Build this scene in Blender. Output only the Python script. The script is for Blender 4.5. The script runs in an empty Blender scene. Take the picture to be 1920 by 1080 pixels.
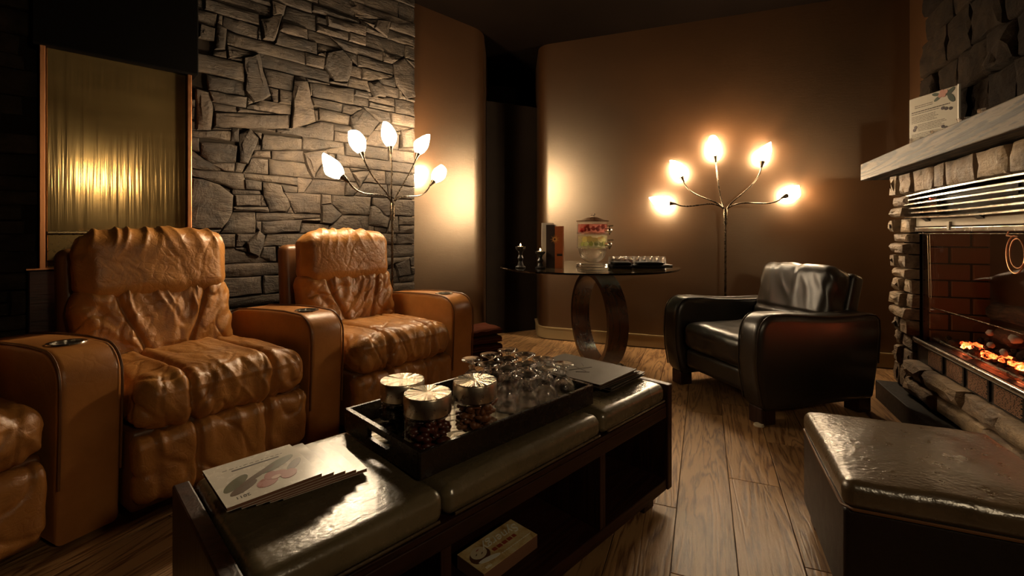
import bpy, bmesh, math, random
from mathutils import Vector, Matrix, noise
R = math.radians
scene = bpy.context.scene
COL = scene.collection
# ------------------------------------------------------------------ camera, world, exposure
FPX, HOR = 870.0, 437.0          # focal length in pixels of a 1920 px frame, horizon row
cam_d = bpy.data.cameras.new('camera'); cam = bpy.data.objects.new('camera', cam_d); COL.objects.link(cam)
cam.location = (0, 0, 1.0); cam.rotation_euler = (R(90), 0, 0)
cam_d.sensor_width = 36.0; cam_d.lens = FPX/1920*36.0; cam_d.shift_y = -(540-HOR)/1920.0
cam_d.clip_start = 0.02
scene.camera = cam
w = bpy.data.worlds.new('world'); scene.world = w; w.use_nodes = True
w.node_tree.nodes['Background'].inputs[0].default_value = (0.02, 0.012, 0.007, 1)
w.node_tree.nodes['Background'].inputs[1].default_value = 0.0
vs = scene.view_settings
vs.view_transform = 'Standard'; vs.look = 'None'; vs.exposure = 0.35; vs.gamma = 1.0; vs.use_curve_mapping = False
scene.cycles.caustics_reflective = False; scene.cycles.caustics_refractive = False; scene.cycles.sample_clamp_indirect = 4.0
SHADE_GLOW = 125.0      # radiance of the frosted lamp shades
BULB_W = 10.0           # point bulb inside each shade
WARM = (1.0, 0.76, 0.48)

# ------------------------------------------------------------------ helpers
def at(x, y, Y):                       # where a picture point lies at depth Y
    return Vector(((x-960)/FPX*Y, Y, 1-(y-HOR)/FPX*Y))
class MB:
    def __init__(s): s.v = []; s.f = []
    def add(s, vs_, fs_):
        o = len(s.v); s.v += [tuple(p) for p in vs_]; s.f += [tuple(i+o for i in f) for f in fs_]; return s
    def box(s, x0, x1, y0, y1, z0, z1, M=None):
        vs_ = [Vector((x, y, z)) for z in (z0, z1) for y in (y0, y1) for x in (x0, x1)]
        if M is not None: vs_ = [M @ p for p in vs_]
        return s.add(vs_, [(0,2,3,1),(4,5,7,6),(0,1,5,4),(2,6,7,3),(0,4,6,2),(1,3,7,5)])
    def rbox(s, c, h, r, m=2, k=3, disp=None, M=None):
        """rounded box: centre, half sizes, corner radius; m = flat cells (int or 3), k = arc cells; disp(p, n) along normal"""
        if isinstance(m, int): m = (m, m, m)
        L = []
        for a in range(3):
            i = h[a]-r
            arc = [r*math.tan(math.pi/4*j/k) for j in range(1, k+1)]
            L.append([-i-t for t in reversed(arc)] + [-i+2*i*j/m[a] for j in range(m[a]+1)] + [i+t for t in arc])
        seen = {}; vs_ = []; fs_ = []
        def vert(q):
            inn = Vector([max(-(h[a]-r), min(h[a]-r, q[a])) for a in range(3)])
            n = (Vector(q)-inn)
            n = n.normalized() if n.length > 1e-9 else Vector((0,0,1))
            p = inn + n*r
            key = (round(p.x,5), round(p.y,5), round(p.z,5))
            if key not in seen:
                if disp: p = p + n*disp(p, n)
                p = p + Vector(c)
                if M is not None: p = M @ p
                seen[key] = len(vs_); vs_.append(p)
            return seen[key]
        for a in range(3):
            b, d = (a+1) % 3, (a+2) % 3
            for sg in (-1, 1):
                for i in range(len(L[b])-1):
                    for j in range(len(L[d])-1):
                        idx = []
                        for (ii, jj) in ((i,j),(i+1,j),(i+1,j+1),(i,j+1)):
                            q = [0,0,0]; q[a] = sg*h[a]; q[b] = L[b][ii]; q[d] = L[d][jj]
                            idx.append(vert(q))
                        if sg < 0: idx.reverse()
                        out = []
                        for t in idx:
                            if t not in out: out.append(t)
                        if len(out) > 2: fs_.append(out)
        return s.add(vs_, fs_)
    def tube(s, path, r, seg=8, caps=True):
        path = [Vector(p) for p in path]; n = len(path)
        rr = r if isinstance(r, (list, tuple)) else [r]*n
        vs_ = []; fs_ = []; nrm = None
        for i, p in enumerate(path):
            t = (path[min(i+1,n-1)]-path[max(i-1,0)]).normalized()
            if nrm is None:
                nrm = t.orthogonal().normalized()
            else:
                nrm = (nrm - t*nrm.dot(t)); nrm = nrm.normalized() if nrm.length > 1e-6 else t.orthogonal().normalized()
            b = t.cross(nrm)
            for k in range(seg):
                a = 2*math.pi*k/seg
                vs_.append(p + (nrm*math.cos(a)+b*math.sin(a))*rr[i])
        for i in range(n-1):
            for k in range(seg):
                k2 = (k+1) % seg
                fs_.append((i*seg+k, i*seg+k2, (i+1)*seg+k2, (i+1)*seg+k))
        if caps:
            fs_.append(tuple(reversed(range(seg)))); fs_.append(tuple((n-1)*seg+k for k in range(seg)))
        return s.add(vs_, fs_)
    def lathe(s, prof, seg=24, M=None, c=(0,0,0), close=False, fn=None):
        vs_ = []; fs_ = []; n = len(prof)
        for (r, z) in prof:
            for k in range(seg):
                a = 2*math.pi*k/seg
                p = Vector((r*math.cos(a), r*math.sin(a), z))
                if fn: p = fn(p, a)
                if M is not None: p = M @ p
                vs_.append(p + Vector(c))
        rng = range(n) if close else range(n-1)
        for i in rng:
            j = (i+1) % n
            for k in range(seg):
                k2 = (k+1) % seg
                fs_.append((i*seg+k, i*seg+k2, j*seg+k2, j*seg+k))
        if not close:
            if prof[0][0] > 1e-6: fs_.append(tuple(reversed(range(seg))))
            if prof[-1][0] > 1e-6: fs_.append(tuple((n-1)*seg+k for k in range(seg)))
        return s.add(vs_, fs_)
    def slab(s, prof, x0, x1, r, k=4, M=None, mid=1):
        """profile polygon in (y, z), extruded along x with rounded edges of radius r"""
        n = len(prof); P = [Vector((p[0], p[1])) for p in prof]
        area = sum(P[i].x*P[(i+1) % n].y - P[(i+1) % n].x*P[i].y for i in range(n))
        sg = 1 if area > 0 else -1
        N = []
        for i in range(n):
            t = (P[(i+1) % n]-P[i-1]).normalized(); N.append(Vector((-t.y, t.x))*sg)
        rings = []
        for j in range(k+1):
            a = math.pi/2*j/k
            rings.append((x0+r*(1-math.cos(a)), r*(1-math.sin(a))))
        for j in range(1, mid): rings.append((x0+r+(x1-x0-2*r)*j/mid, 0))
        for j in range(k+1):
            a = math.pi/2*(k-j)/k
            rings.append((x1-r*(1-math.cos(a)), r*(1-math.sin(a))))
        vs_ = []; fs_ = []
        for (x, ins) in rings:
            for i in range(n):
                q = P[i]+N[i]*ins; p = Vector((x, q.x, q.y)); vs_.append(M @ p if M is not None else p)
        m = len(rings)
        for j in range(m-1):
            for i in range(n):
                i2 = (i+1) % n; f = (j*n+i, j*n+i2, (j+1)*n+i2, (j+1)*n+i)
                fs_.append(f if sg < 0 else tuple(reversed(f)))
        f0 = tuple(range(n)); f1 = tuple((m-1)*n+i for i in range(n))
        fs_.append(f0 if sg > 0 else tuple(reversed(f0))); fs_.append(tuple(reversed(f1)) if sg > 0 else f1)
        # caps face outward: x0 side must look to -x
        return s.add(vs_, fs_)
    def blob(s, c, r, seed=0, amp=.15, n=1, sc=(1,1,1)):
        bm = bmesh.new(); bmesh.ops.create_icosphere(bm, subdivisions=n, radius=1)
        vs_ = []
        for v in bm.verts:
            k = 1+amp*noise.noise(v.co*1.7+Vector((seed*3.1, seed*1.3, seed)))
            vs_.append(Vector((v.co.x*r*sc[0]*k, v.co.y*r*sc[1]*k, v.co.z*r*sc[2]*k))+Vector(c))
        fs_ = [[v.index for v in f.verts] for f in bm.faces]; bm.free()
        return s.add(vs_, fs_)
    def mesh(s, name, mat, smooth=False):
        me = bpy.data.meshes.new(name); me.from_pydata(s.v, [], s.f)
        bm = bmesh.new(); bm.from_mesh(me); bmesh.ops.recalc_face_normals(bm, faces=bm.faces); bm.to_mesh(me); bm.free()
        if mat: me.materials.append(mat)
        if smooth: me.polygons.foreach_set('use_smooth', [True]*len(me.polygons))
        me.update(); return me
    def build(s, name, mat, parent=None, smooth=False, loc=None):
        o = bpy.data.objects.new(name, s.mesh(name, mat, smooth)); COL.objects.link(o)
        if parent: o.parent = parent
        if loc is not None: o.location = loc
        return o
def tag(o, label=None, cat=None, group=None, kind=None):
    if label: o['label'] = label
    if cat: o['category'] = cat
    if group: o['group'] = group
    if kind: o['kind'] = kind
    return o
def empty(name, loc=(0,0,0), rz=0, label=None, cat=None, group=None, kind=None):
    o = bpy.data.objects.new(name, None); COL.objects.link(o); o.empty_display_size = .05
    o.location = loc; o.rotation_euler = (0, 0, rz)
    return tag(o, label, cat, group, kind)
def dup(o, parent=None):
    c = o.copy(); COL.objects.link(c)
    if parent: c.parent = parent
    for ch in o.children: dup(ch, c)
    return c
def shaded(o, angle=40):
    for p in o.data.polygons: p.use_smooth = True
    try: o.data.set_sharp_from_angle(angle=R(angle))
    except Exception: pass
    return o
def text(body, size, mat, parent, M, shear=0, ext=.0004, name='lettering'):
    cu = bpy.data.curves.new(name, 'FONT'); cu.body = body; cu.size = size; cu.extrude = ext; cu.shear = shear
    cu.align_x = 'CENTER'; cu.align_y = 'CENTER'
    t = bpy.data.objects.new('tmp_text', cu); COL.objects.link(t)
    dg = bpy.context.evaluated_depsgraph_get(); me = bpy.data.meshes.new_from_object(t.evaluated_get(dg))
    bpy.data.objects.remove(t); bpy.data.curves.remove(cu)
    me.transform(M); me.materials.clear(); me.materials.append(mat); me.name = name
    o = bpy.data.objects.new(name, me); COL.objects.link(o); o.parent = parent
    return o

# ------------------------------------------------------------------ materials
MATS = {}
def nodes(name):
    m = bpy.data.materials.new(name); m.use_nodes = True
    nt = m.node_tree; b = nt.nodes['Principled BSDF']; MATS[name] = m
    return m, nt, b
def setp(b, **kw):
    names = {'col':'Base Color','rough':'Roughness','metal':'Metallic','spec':'Specular IOR Level','coat':'Coat Weight','coatr':'Coat Roughness',
             'trans':'Transmission Weight','ior':'IOR','emc':'Emission Color','ems':'Emission Strength','aniso':'Anisotropic','sheen':'Sheen Weight'}
    for k, v in kw.items():
        if isinstance(v, tuple) and len(v) == 3: v = v+(1,)
        b.inputs[names[k]].default_value = v
def ramp(nt, stops):
    r = nt.nodes.new('ShaderNodeValToRGB'); e = r.color_ramp.elements
    while len(e) < len(stops): e.new(.5)
    for i, (p, c) in enumerate(stops): e[i].position = p; e[i].color = c+(1,) if len(c) == 3 else c
    return r
def coords(nt, kind='Object', scale=(1,1,1), rot=(0,0,0)):
    tc = nt.nodes.new('ShaderNodeTexCoord'); mp = nt.nodes.new('ShaderNodeMapping')
    mp.inputs['Scale'].default_value = scale; mp.inputs['Rotation'].default_value = rot
    nt.links.new(tc.outputs[kind], mp.inputs['Vector']); return mp.outputs['Vector']
def ntex(nt, vec, scale, detail=4, rough=.55, dist=0):
    n = nt.nodes.new('ShaderNodeTexNoise'); n.inputs['Scale'].default_value = scale; n.inputs['Detail'].default_value = detail
    n.inputs['Roughness'].default_value = rough; n.inputs['Distortion'].default_value = dist
    if vec is not None: nt.links.new(vec, n.inputs['Vector'])
    return n.outputs['Fac']
def bump(nt, b, fac, strength=.4, dist=.005, prev=None):
    n = nt.nodes.new('ShaderNodeBump'); n.inputs['Strength'].default_value = strength; n.inputs['Distance'].default_value = dist
    nt.links.new(fac, n.inputs['Height'])
    if prev: nt.links.new(prev, n.inputs['Normal'])
    nt.links.new(n.outputs['Normal'], b.inputs['Normal']); return n.outputs['Normal']
def plain(name, col, rough=.5, metal=0, spec=.5, coat=0, **kw):
    m, nt, b = nodes(name); setp(b, col=col, rough=rough, metal=metal, spec=spec, coat=coat, **kw)
    v = coords(nt); f = ntex(nt, v, 60, 3); 
    r = ramp(nt, [(.3, (max(0,rough-.06),)*3), (.7, (min(1,rough+.06),)*3)]); nt.links.new(f, r.inputs['Fac']); nt.links.new(r.outputs['Color'], b.inputs['Roughness'])
    return m
def leather(name, c0, c1, rough=.36, spec=.5, fine=.25, crease=.35, csc=16, vsc=260):
    m, nt, b = nodes(name); v = coords(nt)
    f = ntex(nt, v, 6, 6, .6); r = ramp(nt, [(.3, c0), (.72, c1)]); nt.links.new(f, r.inputs['Fac'])
    nt.links.new(r.outputs['Color'], b.inputs['Base Color']); setp(b, rough=rough, spec=spec)
    vo = nt.nodes.new('ShaderNodeTexVoronoi'); vo.feature = 'DISTANCE_TO_EDGE'; vo.inputs['Scale'].default_value = vsc; nt.links.new(v, vo.inputs['Vector'])
    if vsc < 200:                       # coarse pebbled hide
        vg = coords(nt, scale=(1,1.6,1)); n1 = bump(nt, b, ntex(nt, vg, vsc, 2, .5, .3), fine, .004)
    else: n1 = bump(nt, b, vo.outputs['Distance'], fine, .0012)
    vd = nt.nodes.new('ShaderNodeVectorMath'); vd.operation = 'ADD'
    nn = nt.nodes.new('ShaderNodeTexNoise'); nn.inputs['Scale'].default_value = 9; nt.links.new(v, nn.inputs['Vector'])
    sc = nt.nodes.new('ShaderNodeVectorMath'); sc.operation = 'SCALE'; sc.inputs['Scale'].default_value = .12
    nt.links.new(nn.outputs['Color'], sc.inputs[0]); nt.links.new(v, vd.inputs[0]); nt.links.new(sc.outputs[0], vd.inputs[1])
    v2 = nt.nodes.new('ShaderNodeTexVoronoi'); v2.feature = 'DISTANCE_TO_EDGE'; v2.inputs['Scale'].default_value = csc; nt.links.new(vd.outputs[0], v2.inputs['Vector'])
    rr = ramp(nt, [(0, (0,0,0)), (.14, (1,1,1))]); nt.links.new(v2.outputs['Distance'], rr.inputs['Fac'])
    n2 = bump(nt, b, rr.outputs['Color'], crease, .003, n1)
    if crease > .15: bump(nt, b, ntex(nt, v, 34, 6, .65, 1.0), .35, .006, n2)
    rf = ramp(nt, [(.3, (rough-.025,)*3), (.75, (rough+.035,)*3)]); nt.links.new(ntex(nt, v, 22, 4), rf.inputs['Fac']); nt.links.new(rf.outputs['Color'], b.inputs['Roughness'])
    return m
def stone_mat(name, cols, rough=.72, spec=.35):
    m, nt, b = nodes(name); v = coords(nt)
    oi = nt.nodes.new('ShaderNodeObjectInfo')
    off = nt.nodes.new('ShaderNodeVectorMath'); off.operation = 'ADD'
    sc = nt.nodes.new('ShaderNodeVectorMath'); sc.operation = 'SCALE'; sc.inputs['Scale'].default_value = 1.0
    nt.links.new(oi.outputs['Location'], sc.inputs[0]); nt.links.new(v, off.inputs[0]); nt.links.new(sc.outputs[0], off.inputs[1])
    vec = off.outputs[0]
    base = ramp(nt, [(i/(len(cols)-1), c) for i, c in enumerate(cols)]); nt.links.new(oi.outputs['Random'], base.inputs['Fac'])
    f = ntex(nt, vec, 9, 8, .65, .6); dk = ramp(nt, [(.32, (.25,.22,.2)), (.62, (1.25,1.2,1.15))]); nt.links.new(f, dk.inputs['Fac'])
    mx = nt.nodes.new('ShaderNodeMix'); mx.data_type = 'RGBA'; mx.blend_type = 'MULTIPLY'; mx.inputs['Factor'].default_value = .9
    nt.links.new(base.outputs['Color'], mx.inputs[6]); nt.links.new(dk.outputs['Color'], mx.inputs[7]); nt.links.new(mx.outputs[2], b.inputs['Base Color'])
    setp(b, rough=rough, spec=spec)
    n1 = bump(nt, b, ntex(nt, vec, 7, 9, .62, .8), .9, .03)
    mp = nt.nodes.new('ShaderNodeMapping'); mp.inputs['Scale'].default_value = (1, 1, 4.5); nt.links.new(vec, mp.inputs['Vector'])
    bump(nt, b, ntex(nt, mp.outputs[0], 16, 7, .65, .5), .8, .012, n1)
    return m
def wood(name, c0, c1, rough=.4, spec=.5, axis='x', grain=1.0, coat=0, bumps=.15, rp=(.42,.85)):
    m, nt, b = nodes(name)
    s = {'x': (1.3, 14, 14), 'y': (14, 1.3, 14), 'z': (14, 14, 1.3)}[axis]
    v0 = coords(nt); oi = nt.nodes.new('ShaderNodeObjectInfo')
    off = nt.nodes.new('ShaderNodeVectorMath'); off.operation = 'ADD'; sc = nt.nodes.new('ShaderNodeVectorMath'); sc.operation = 'SCALE'; sc.inputs['Scale'].default_value = 13.7
    cb = nt.nodes.new('ShaderNodeCombineXYZ')
    for i in range(3): nt.links.new(oi.outputs['Random'], cb.inputs[i])
    nt.links.new(cb.outputs[0], sc.inputs[0]); nt.links.new(v0, off.inputs[0]); nt.links.new(sc.outputs[0], off.inputs[1])
    mp = nt.nodes.new('ShaderNodeMapping'); mp.inputs['Scale'].default_value = s; nt.links.new(off.outputs[0], mp.inputs['Vector']); v = mp.outputs[0]
    n1 = ntex(nt, v, .55*grain, 3, .5, 1.2)
    mu = nt.nodes.new('ShaderNodeMath'); mu.operation = 'MULTIPLY'; mu.inputs[1].default_value = 9.0; nt.links.new(n1, mu.inputs[0])
    fr = nt.nodes.new('ShaderNodeMath'); fr.operation = 'PINGPONG'; fr.inputs[1].default_value = .5; nt.links.new(mu.outputs[0], fr.inputs[0])
    n2 = ntex(nt, v, 7*grain, 6, .7)
    ad = nt.nodes.new('ShaderNodeMath'); ad.operation = 'ADD'; nt.links.new(fr.outputs[0], ad.inputs[0]); nt.links.new(n2, ad.inputs[1])
    r = ramp(nt, [(rp[0], c0), (rp[1], c1)]); nt.links.new(ad.outputs[0], r.inputs['Fac'])
    hv = nt.nodes.new('ShaderNodeHueSaturation'); rr = nt.nodes.new('ShaderNodeMapRange'); rr.inputs['To Min'].default_value = .75; rr.inputs['To Max'].default_value = 1.2
    nt.links.new(oi.outputs['Random'], rr.inputs['Value']); nt.links.new(rr.outputs[0], hv.inputs['Value']); nt.links.new(r.outputs['Color'], hv.inputs['Color'])
    nt.links.new(hv.outputs['Color'], b.inputs['Base Color']); setp(b, rough=rough, spec=spec, coat=coat, coatr=.25)
    bump(nt, b, ad.outputs[0], bumps, .004)
    return m
def thin_glass(name, tint=(1,1,1), gl=1.0, rough=.02, ior=1.5):
    m, nt, b = nodes(name); nt.nodes.remove(b); out = nt.nodes['Material Output']
    tr = nt.nodes.new('ShaderNodeBsdfTransparent'); tr.inputs[0].default_value = tint+(1,)
    g = nt.nodes.new('ShaderNodeBsdfGlossy'); g.inputs['Roughness'].default_value = rough
    lw = nt.nodes.new('ShaderNodeLayerWeight'); lw.inputs['Blend'].default_value = .5
    pw = nt.nodes.new('ShaderNodeMath'); pw.operation = 'POWER'; pw.inputs[1].default_value = 4.0; nt.links.new(lw.outputs['Facing'], pw.inputs[0])
    fz = nt.nodes.new('ShaderNodeMath'); fz.operation = 'MULTIPLY_ADD'; fz.inputs[1].default_value = .8; fz.inputs[2].default_value = .05; nt.links.new(pw.outputs[0], fz.inputs[0])
    mx = nt.nodes.new('ShaderNodeMixShader'); nt.links.new(fz.outputs[0], mx.inputs[0]); nt.links.new(tr.outputs[0], mx.inputs[1]); nt.links.new(g.outputs[0], mx.inputs[2])
    nt.links.new(mx.outputs[0], out.inputs['Surface']); return m
def emit(name, col, strength):
    m, nt, b = nodes(name); setp(b, col=(0.02,0.015,0.01), emc=col, ems=strength, rough=.5); return m

STONE = stone_mat('ledge stone', [(.032,.022,.0135),(.046,.033,.021),(.019,.0125,.007),(.056,.040,.027),(.028,.020,.0128)])
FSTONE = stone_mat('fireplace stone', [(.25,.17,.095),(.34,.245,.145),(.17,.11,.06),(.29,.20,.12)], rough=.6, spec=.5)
CSTONE = stone_mat('dark chimney stone', [(.010,.006,.003),(.018,.011,.006),(.006,.0035,.002)], rough=.95, spec=.08)  # much darker stone colours for the chimney above the mantel
MORTAR = plain('dark mortar', (.018,.013,.009), .95, spec=.1)
LEATH = leather('tan leather', (.27,.105,.022), (.50,.225,.055), rough=.36, spec=.6, fine=.25, crease=.16, csc=30)
LEATHA = leather('tan arm leather', (.33,.130,.030), (.48,.205,.054), rough=.36, spec=.5, crease=.08)
PIPE = plain('leather piping', (.13,.05,.013), .4)
BLACKL = leather('black leather', (.012,.009,.006), (.022,.016,.011), rough=.33, spec=.7, fine=.08, crease=.0, csc=14)
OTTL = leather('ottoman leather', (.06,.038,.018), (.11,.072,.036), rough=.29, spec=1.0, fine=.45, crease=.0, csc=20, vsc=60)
TABL = leather('table leather', (.10,.075,.038), (.17,.13,.07), rough=.27, spec=1.0, fine=.22, crease=.0, csc=18, vsc=60)
DWOOD = wood('dark mahogany', (.012,.0035,.002), (.030,.009,.005), rough=.42, spec=.4)
DWOODZ = wood('dark mahogany upright', (.014,.004,.002), (.036,.011,.006), rough=.42, spec=.4, axis='z')
FLOORW = wood('oak floor', (.13,.050,.015), (.42,.235,.10), rough=.40, spec=.5, grain=1.1, bumps=.3, rp=(.45,.80))
MANTW = wood('oak mantel', (.006,.0035,.0018), (.115,.082,.047), rough=.6, spec=.2, grain=.9, bumps=.4, rp=(.68,.80))
def wallpaint(name, c0, c1, rough, spec, bs=.12):
    m, nt, b = nodes(name); v = coords(nt)
    f = ntex(nt, v, 2.2, 8, .65, .4); r = ramp(nt, [(.3, c0), (.7, c1)]); nt.links.new(f, r.inputs['Fac']); nt.links.new(r.outputs['Color'], b.inputs['Base Color'])
    setp(b, rough=rough, spec=spec)
    vz = coords(nt, scale=(1,1,7)); n1 = bump(nt, b, ntex(nt, vz, 14, 6, .7), bs, .006)
    bump(nt, b, ntex(nt, v, 120, 3), bs, .002, n1); return m
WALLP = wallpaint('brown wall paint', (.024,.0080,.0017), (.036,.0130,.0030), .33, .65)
WALLP.node_tree.nodes['Principled BSDF'].inputs['Specular Tint'].default_value = (1,.80,.58,1)
WALLP.node_tree.nodes['Principled BSDF'].inputs['IOR'].default_value = 2.1
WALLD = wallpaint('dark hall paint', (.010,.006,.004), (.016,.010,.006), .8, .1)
CEILP = wallpaint('dark ceiling paint', (.0025,.0012,.0006), (.004,.002,.001), .9, .03)
TRIMP = plain('tan baseboard paint', (.26,.18,.085), .4)
CHROME = plain('brushed chrome', (.72,.66,.56), .22, 1.0)
DMETAL = plain('dark bronze metal', (.10,.075,.05), .28, 1.0)
STEELB = plain('steel lid side', (.62,.55,.45), .3, 1.0)
BLACKM = plain('black metal', (.012,.010,.009), .45)
BLACKP = plain('black plastic', (.010,.009,.008), .35)
COPPER = plain('copper frame', (.62,.27,.12), .35, 1.0)
GLASS, _nt, _b = nodes('clear glass'); setp(_b, col=(1,1,1), rough=.0, trans=1.0, ior=1.47)
TGLASS = thin_glass('thin clear glass')
def soft_glass(name, k=.5):
    m = thin_glass(name); nt = m.node_tree; out = nt.nodes['Material Output']; src = out.inputs['Surface'].links[0].from_socket
    g = nt.nodes.new('ShaderNodeBsdfGlass'); g.inputs['IOR'].default_value = 1.45; g.inputs['Roughness'].default_value = 0
    mx = nt.nodes.new('ShaderNodeMixShader'); mx.inputs[0].default_value = k; nt.links.new(src, mx.inputs[1]); nt.links.new(g.outputs[0], mx.inputs[2]); nt.links.new(mx.outputs[0], out.inputs['Surface']); return m
GOBG = soft_glass('goblet glass', .65)
PANE = thin_glass('fireplace pane', (.92,.88,.84))
TABG, _nt, _b = nodes('green edged glass'); setp(_b, col=(.80,.95,.88), rough=.0, trans=1.0, ior=1.5)
PAPER = plain('off white paper', (.72,.66,.56), .5)
PAPERE = plain('page edges', (.20,.09,.05), .8)
INK = plain('dark ink', (.05,.035,.025), .6)
SHADEM = emit('glowing frosted shade', WARM, SHADE_GLOW)
FLAME = emit('candle flame', (1.0,.55,.2), 30)
# ------------------------------------------------------------------ layout of the room
U = Vector((math.sin(R(45)), math.cos(R(45)), 0)); NN = Vector((U.y, -U.x, 0))       # along the recliner row / facing the room
C2 = Vector((-.961, 2.753, 0))                                                       # back-top of the middle recliner
V = Vector((math.sin(R(22.5)), math.cos(R(22.5)), 0)); VN = Vector((V.y, -V.x, 0))   # along the fireplace / into its wall
P0 = Vector((2.31, 2.754, 0))                                                        # far end of the fireplace front
BD = Vector((.931, -.364, 0)); BP = Vector((1.16, 4.05, 0))                          # back wall direction and a point on it
CEIL = 2.78
STONE0 = C2 - NN*.42                                                                 # stone wall face
def meet(p, d, q, e):
    den = d.x*e.y-d.y*e.x; t = ((q.x-p.x)*e.y-(q.y-p.y)*e.x)/den; return p+d*t
SIDE0 = P0 + VN*.30
CORNER = meet(BP, BD, SIDE0, V)
REAR0 = STONE0 - U*3.6
REARC = meet(REAR0, NN, SIDE0, V)

def on_plane(x, y, o, d):              # picture point -> (along, height) on an upright plane through o with direction d
    k = (x-960)/FPX; t = (k*o.y-o.x)/(d.x-k*d.y); Y = o.y+d.y*t
    return (t, 1-(y-HOR)/FPX*Y)
def wall_ribbon(name, pts, mat, z0=0, z1=CEIL, th=.1, side=1, smooth=True):
    """upright wall along a polyline; thickness goes to the side away from the room"""
    pts = [Vector((p.x, p.y, 0)) for p in pts]; n = len(pts); mb = MB(); off = []
    for i in range(n):
        t = (pts[min(i+1,n-1)]-pts[max(i-1,0)]).normalized(); off.append(Vector((-t.y, t.x, 0))*th*side)
    vs_ = []
    for i in range(n):
        for q in (pts[i], pts[i]+off[i]):
            vs_ += [Vector((q.x,q.y,z0)), Vector((q.x,q.y,z1))]
    fs_ = []
    for i in range(n-1):
        a, b = i*4, (i+1)*4
        fs_ += [(a,b,b+1,a+1), (a+2,a+3,b+3,b+2), (a+1,b+1,b+3,a+3), (a,a+2,b+2,b)]
    fs_ += [(0,1,3,2), ((n-1)*4,(n-1)*4+2,(n-1)*4+3,(n-1)*4+1)]
    mb.add(vs_, fs_); o = mb.build(name, mat); 
    if smooth: shaded(o, 30)
    return tag(o, kind='structure')
def arc_from(p, ang, turn, r, n=8):
    """points of an arc leaving p with heading ang (deg), turning by turn (deg)"""
    sg = 1 if turn > 0 else -1; out = []
    cx = p.x - sg*r*math.sin(R(ang)); cy = p.y + sg*r*math.cos(R(ang))
    for i in range(1, n+1):
        a = ang + turn*i/n; out.append(Vector((cx + sg*r*math.sin(R(a)), cy - sg*r*math.cos(R(a)), 0)))
    return out
# back wall, left piece (lit by the lamp behind the recliners) rounding off into a dark passage
AO = C2 - NN*.445
A0 = AO + U*(on_plane(776, 300, AO, U)[0]-.03)
AE = AO + U*1.33
A_arc = arc_from(AE, 45, 46, .28)
wall_ribbon('wall_back_left', [A0, AE] + A_arc + [A_arc[-1]+Vector((-.02,1.5,0))], WALLP, side=1)
BE = BP + BD*(-.86)
ang_b = math.degrees(math.atan2(-BD.y, -BD.x))
B_arc = arc_from(BE, ang_b, -(ang_b-90), .16)
b_pts = [CORNER + BD*.05, BE] + B_arc + [B_arc[-1]+Vector((0,1.5,0))]
wall_ribbon('wall_back', b_pts, WALLP, side=-1)
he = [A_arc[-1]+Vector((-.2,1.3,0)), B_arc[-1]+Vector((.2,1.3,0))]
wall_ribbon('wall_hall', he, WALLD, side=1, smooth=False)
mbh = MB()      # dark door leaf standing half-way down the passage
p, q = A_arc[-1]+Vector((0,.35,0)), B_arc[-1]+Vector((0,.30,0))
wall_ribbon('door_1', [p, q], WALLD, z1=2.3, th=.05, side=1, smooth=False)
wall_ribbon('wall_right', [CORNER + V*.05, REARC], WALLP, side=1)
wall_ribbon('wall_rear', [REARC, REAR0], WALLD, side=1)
# baseboards
bb = [CORNER - BD*.02, BE] + B_arc + [B_arc[-1]+Vector((0,.3,0))]
def offset(pts, d):
    out = []
    for i, p in enumerate(pts):
        t = (pts[min(i+1,len(pts)-1)]-pts[max(i-1,0)]).normalized(); out.append(p + Vector((-t.y, t.x, 0))*d)
    return out
wall_ribbon('baseboard_back', offset(bb, .016), TRIMP, .012, .105, .015, side=-1)
wall_ribbon('trim_1', offset(bb, .024), TRIMP, .105, .117, .023, side=-1)
ab = [A0, AE] + A_arc
wall_ribbon('baseboard_left', offset(ab, -.016), TRIMP, .0, .11, .015, side=1)
# ceiling and floor
mb = MB(); mb.box(-5.5, 5.5, -5, 7, CEIL, CEIL+.1); tag(mb.build('ceiling', CEILP), kind='structure')
floor = empty('floor', (0,0,0), R(67.5), kind='structure')          # local x runs along the planks
mb = MB(); mb.box(-5, 7, -6, 6, -.06, -.014); mb.build('subfloor', DWOOD, floor)
random.seed(5)
PW = .185
plank_meshes = []
for L in (1.35, .9, 1.1):
    m_ = MB(); m_.rbox((0,0,-.007), (L/2-.0012, PW/2-.0012, .007), .0015, 1, 1); plank_meshes.append((L, m_.mesh('plank', FLOORW)))
def loc_floor(p): return Vector((p.x*V.x+p.y*V.y, -p.x*V.y+p.y*V.x, 0))
i = 0
for row in range(-16, 16):
    y = row*PW; x = -1.6 - random.random()*1.2
    while x < 6.0:
        L, me = random.choice(plank_meshes)
        cx = x+L/2; wx = V.x*cx - V.y*y; wy = V.y*cx + V.x*y
        dep = wy
        vis = (dep > .5 and dep < 6.0 and abs(wx) < 1.25*dep+.5 and wx > -2.2) 
        if vis and wx < 3.2 and not (wx < -1.0 and wy > 3.6):
            o = bpy.data.objects.new('plank', me); COL.objects.link(o); o.parent = floor; o.location = (cx, y, 0)
        x += L
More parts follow.
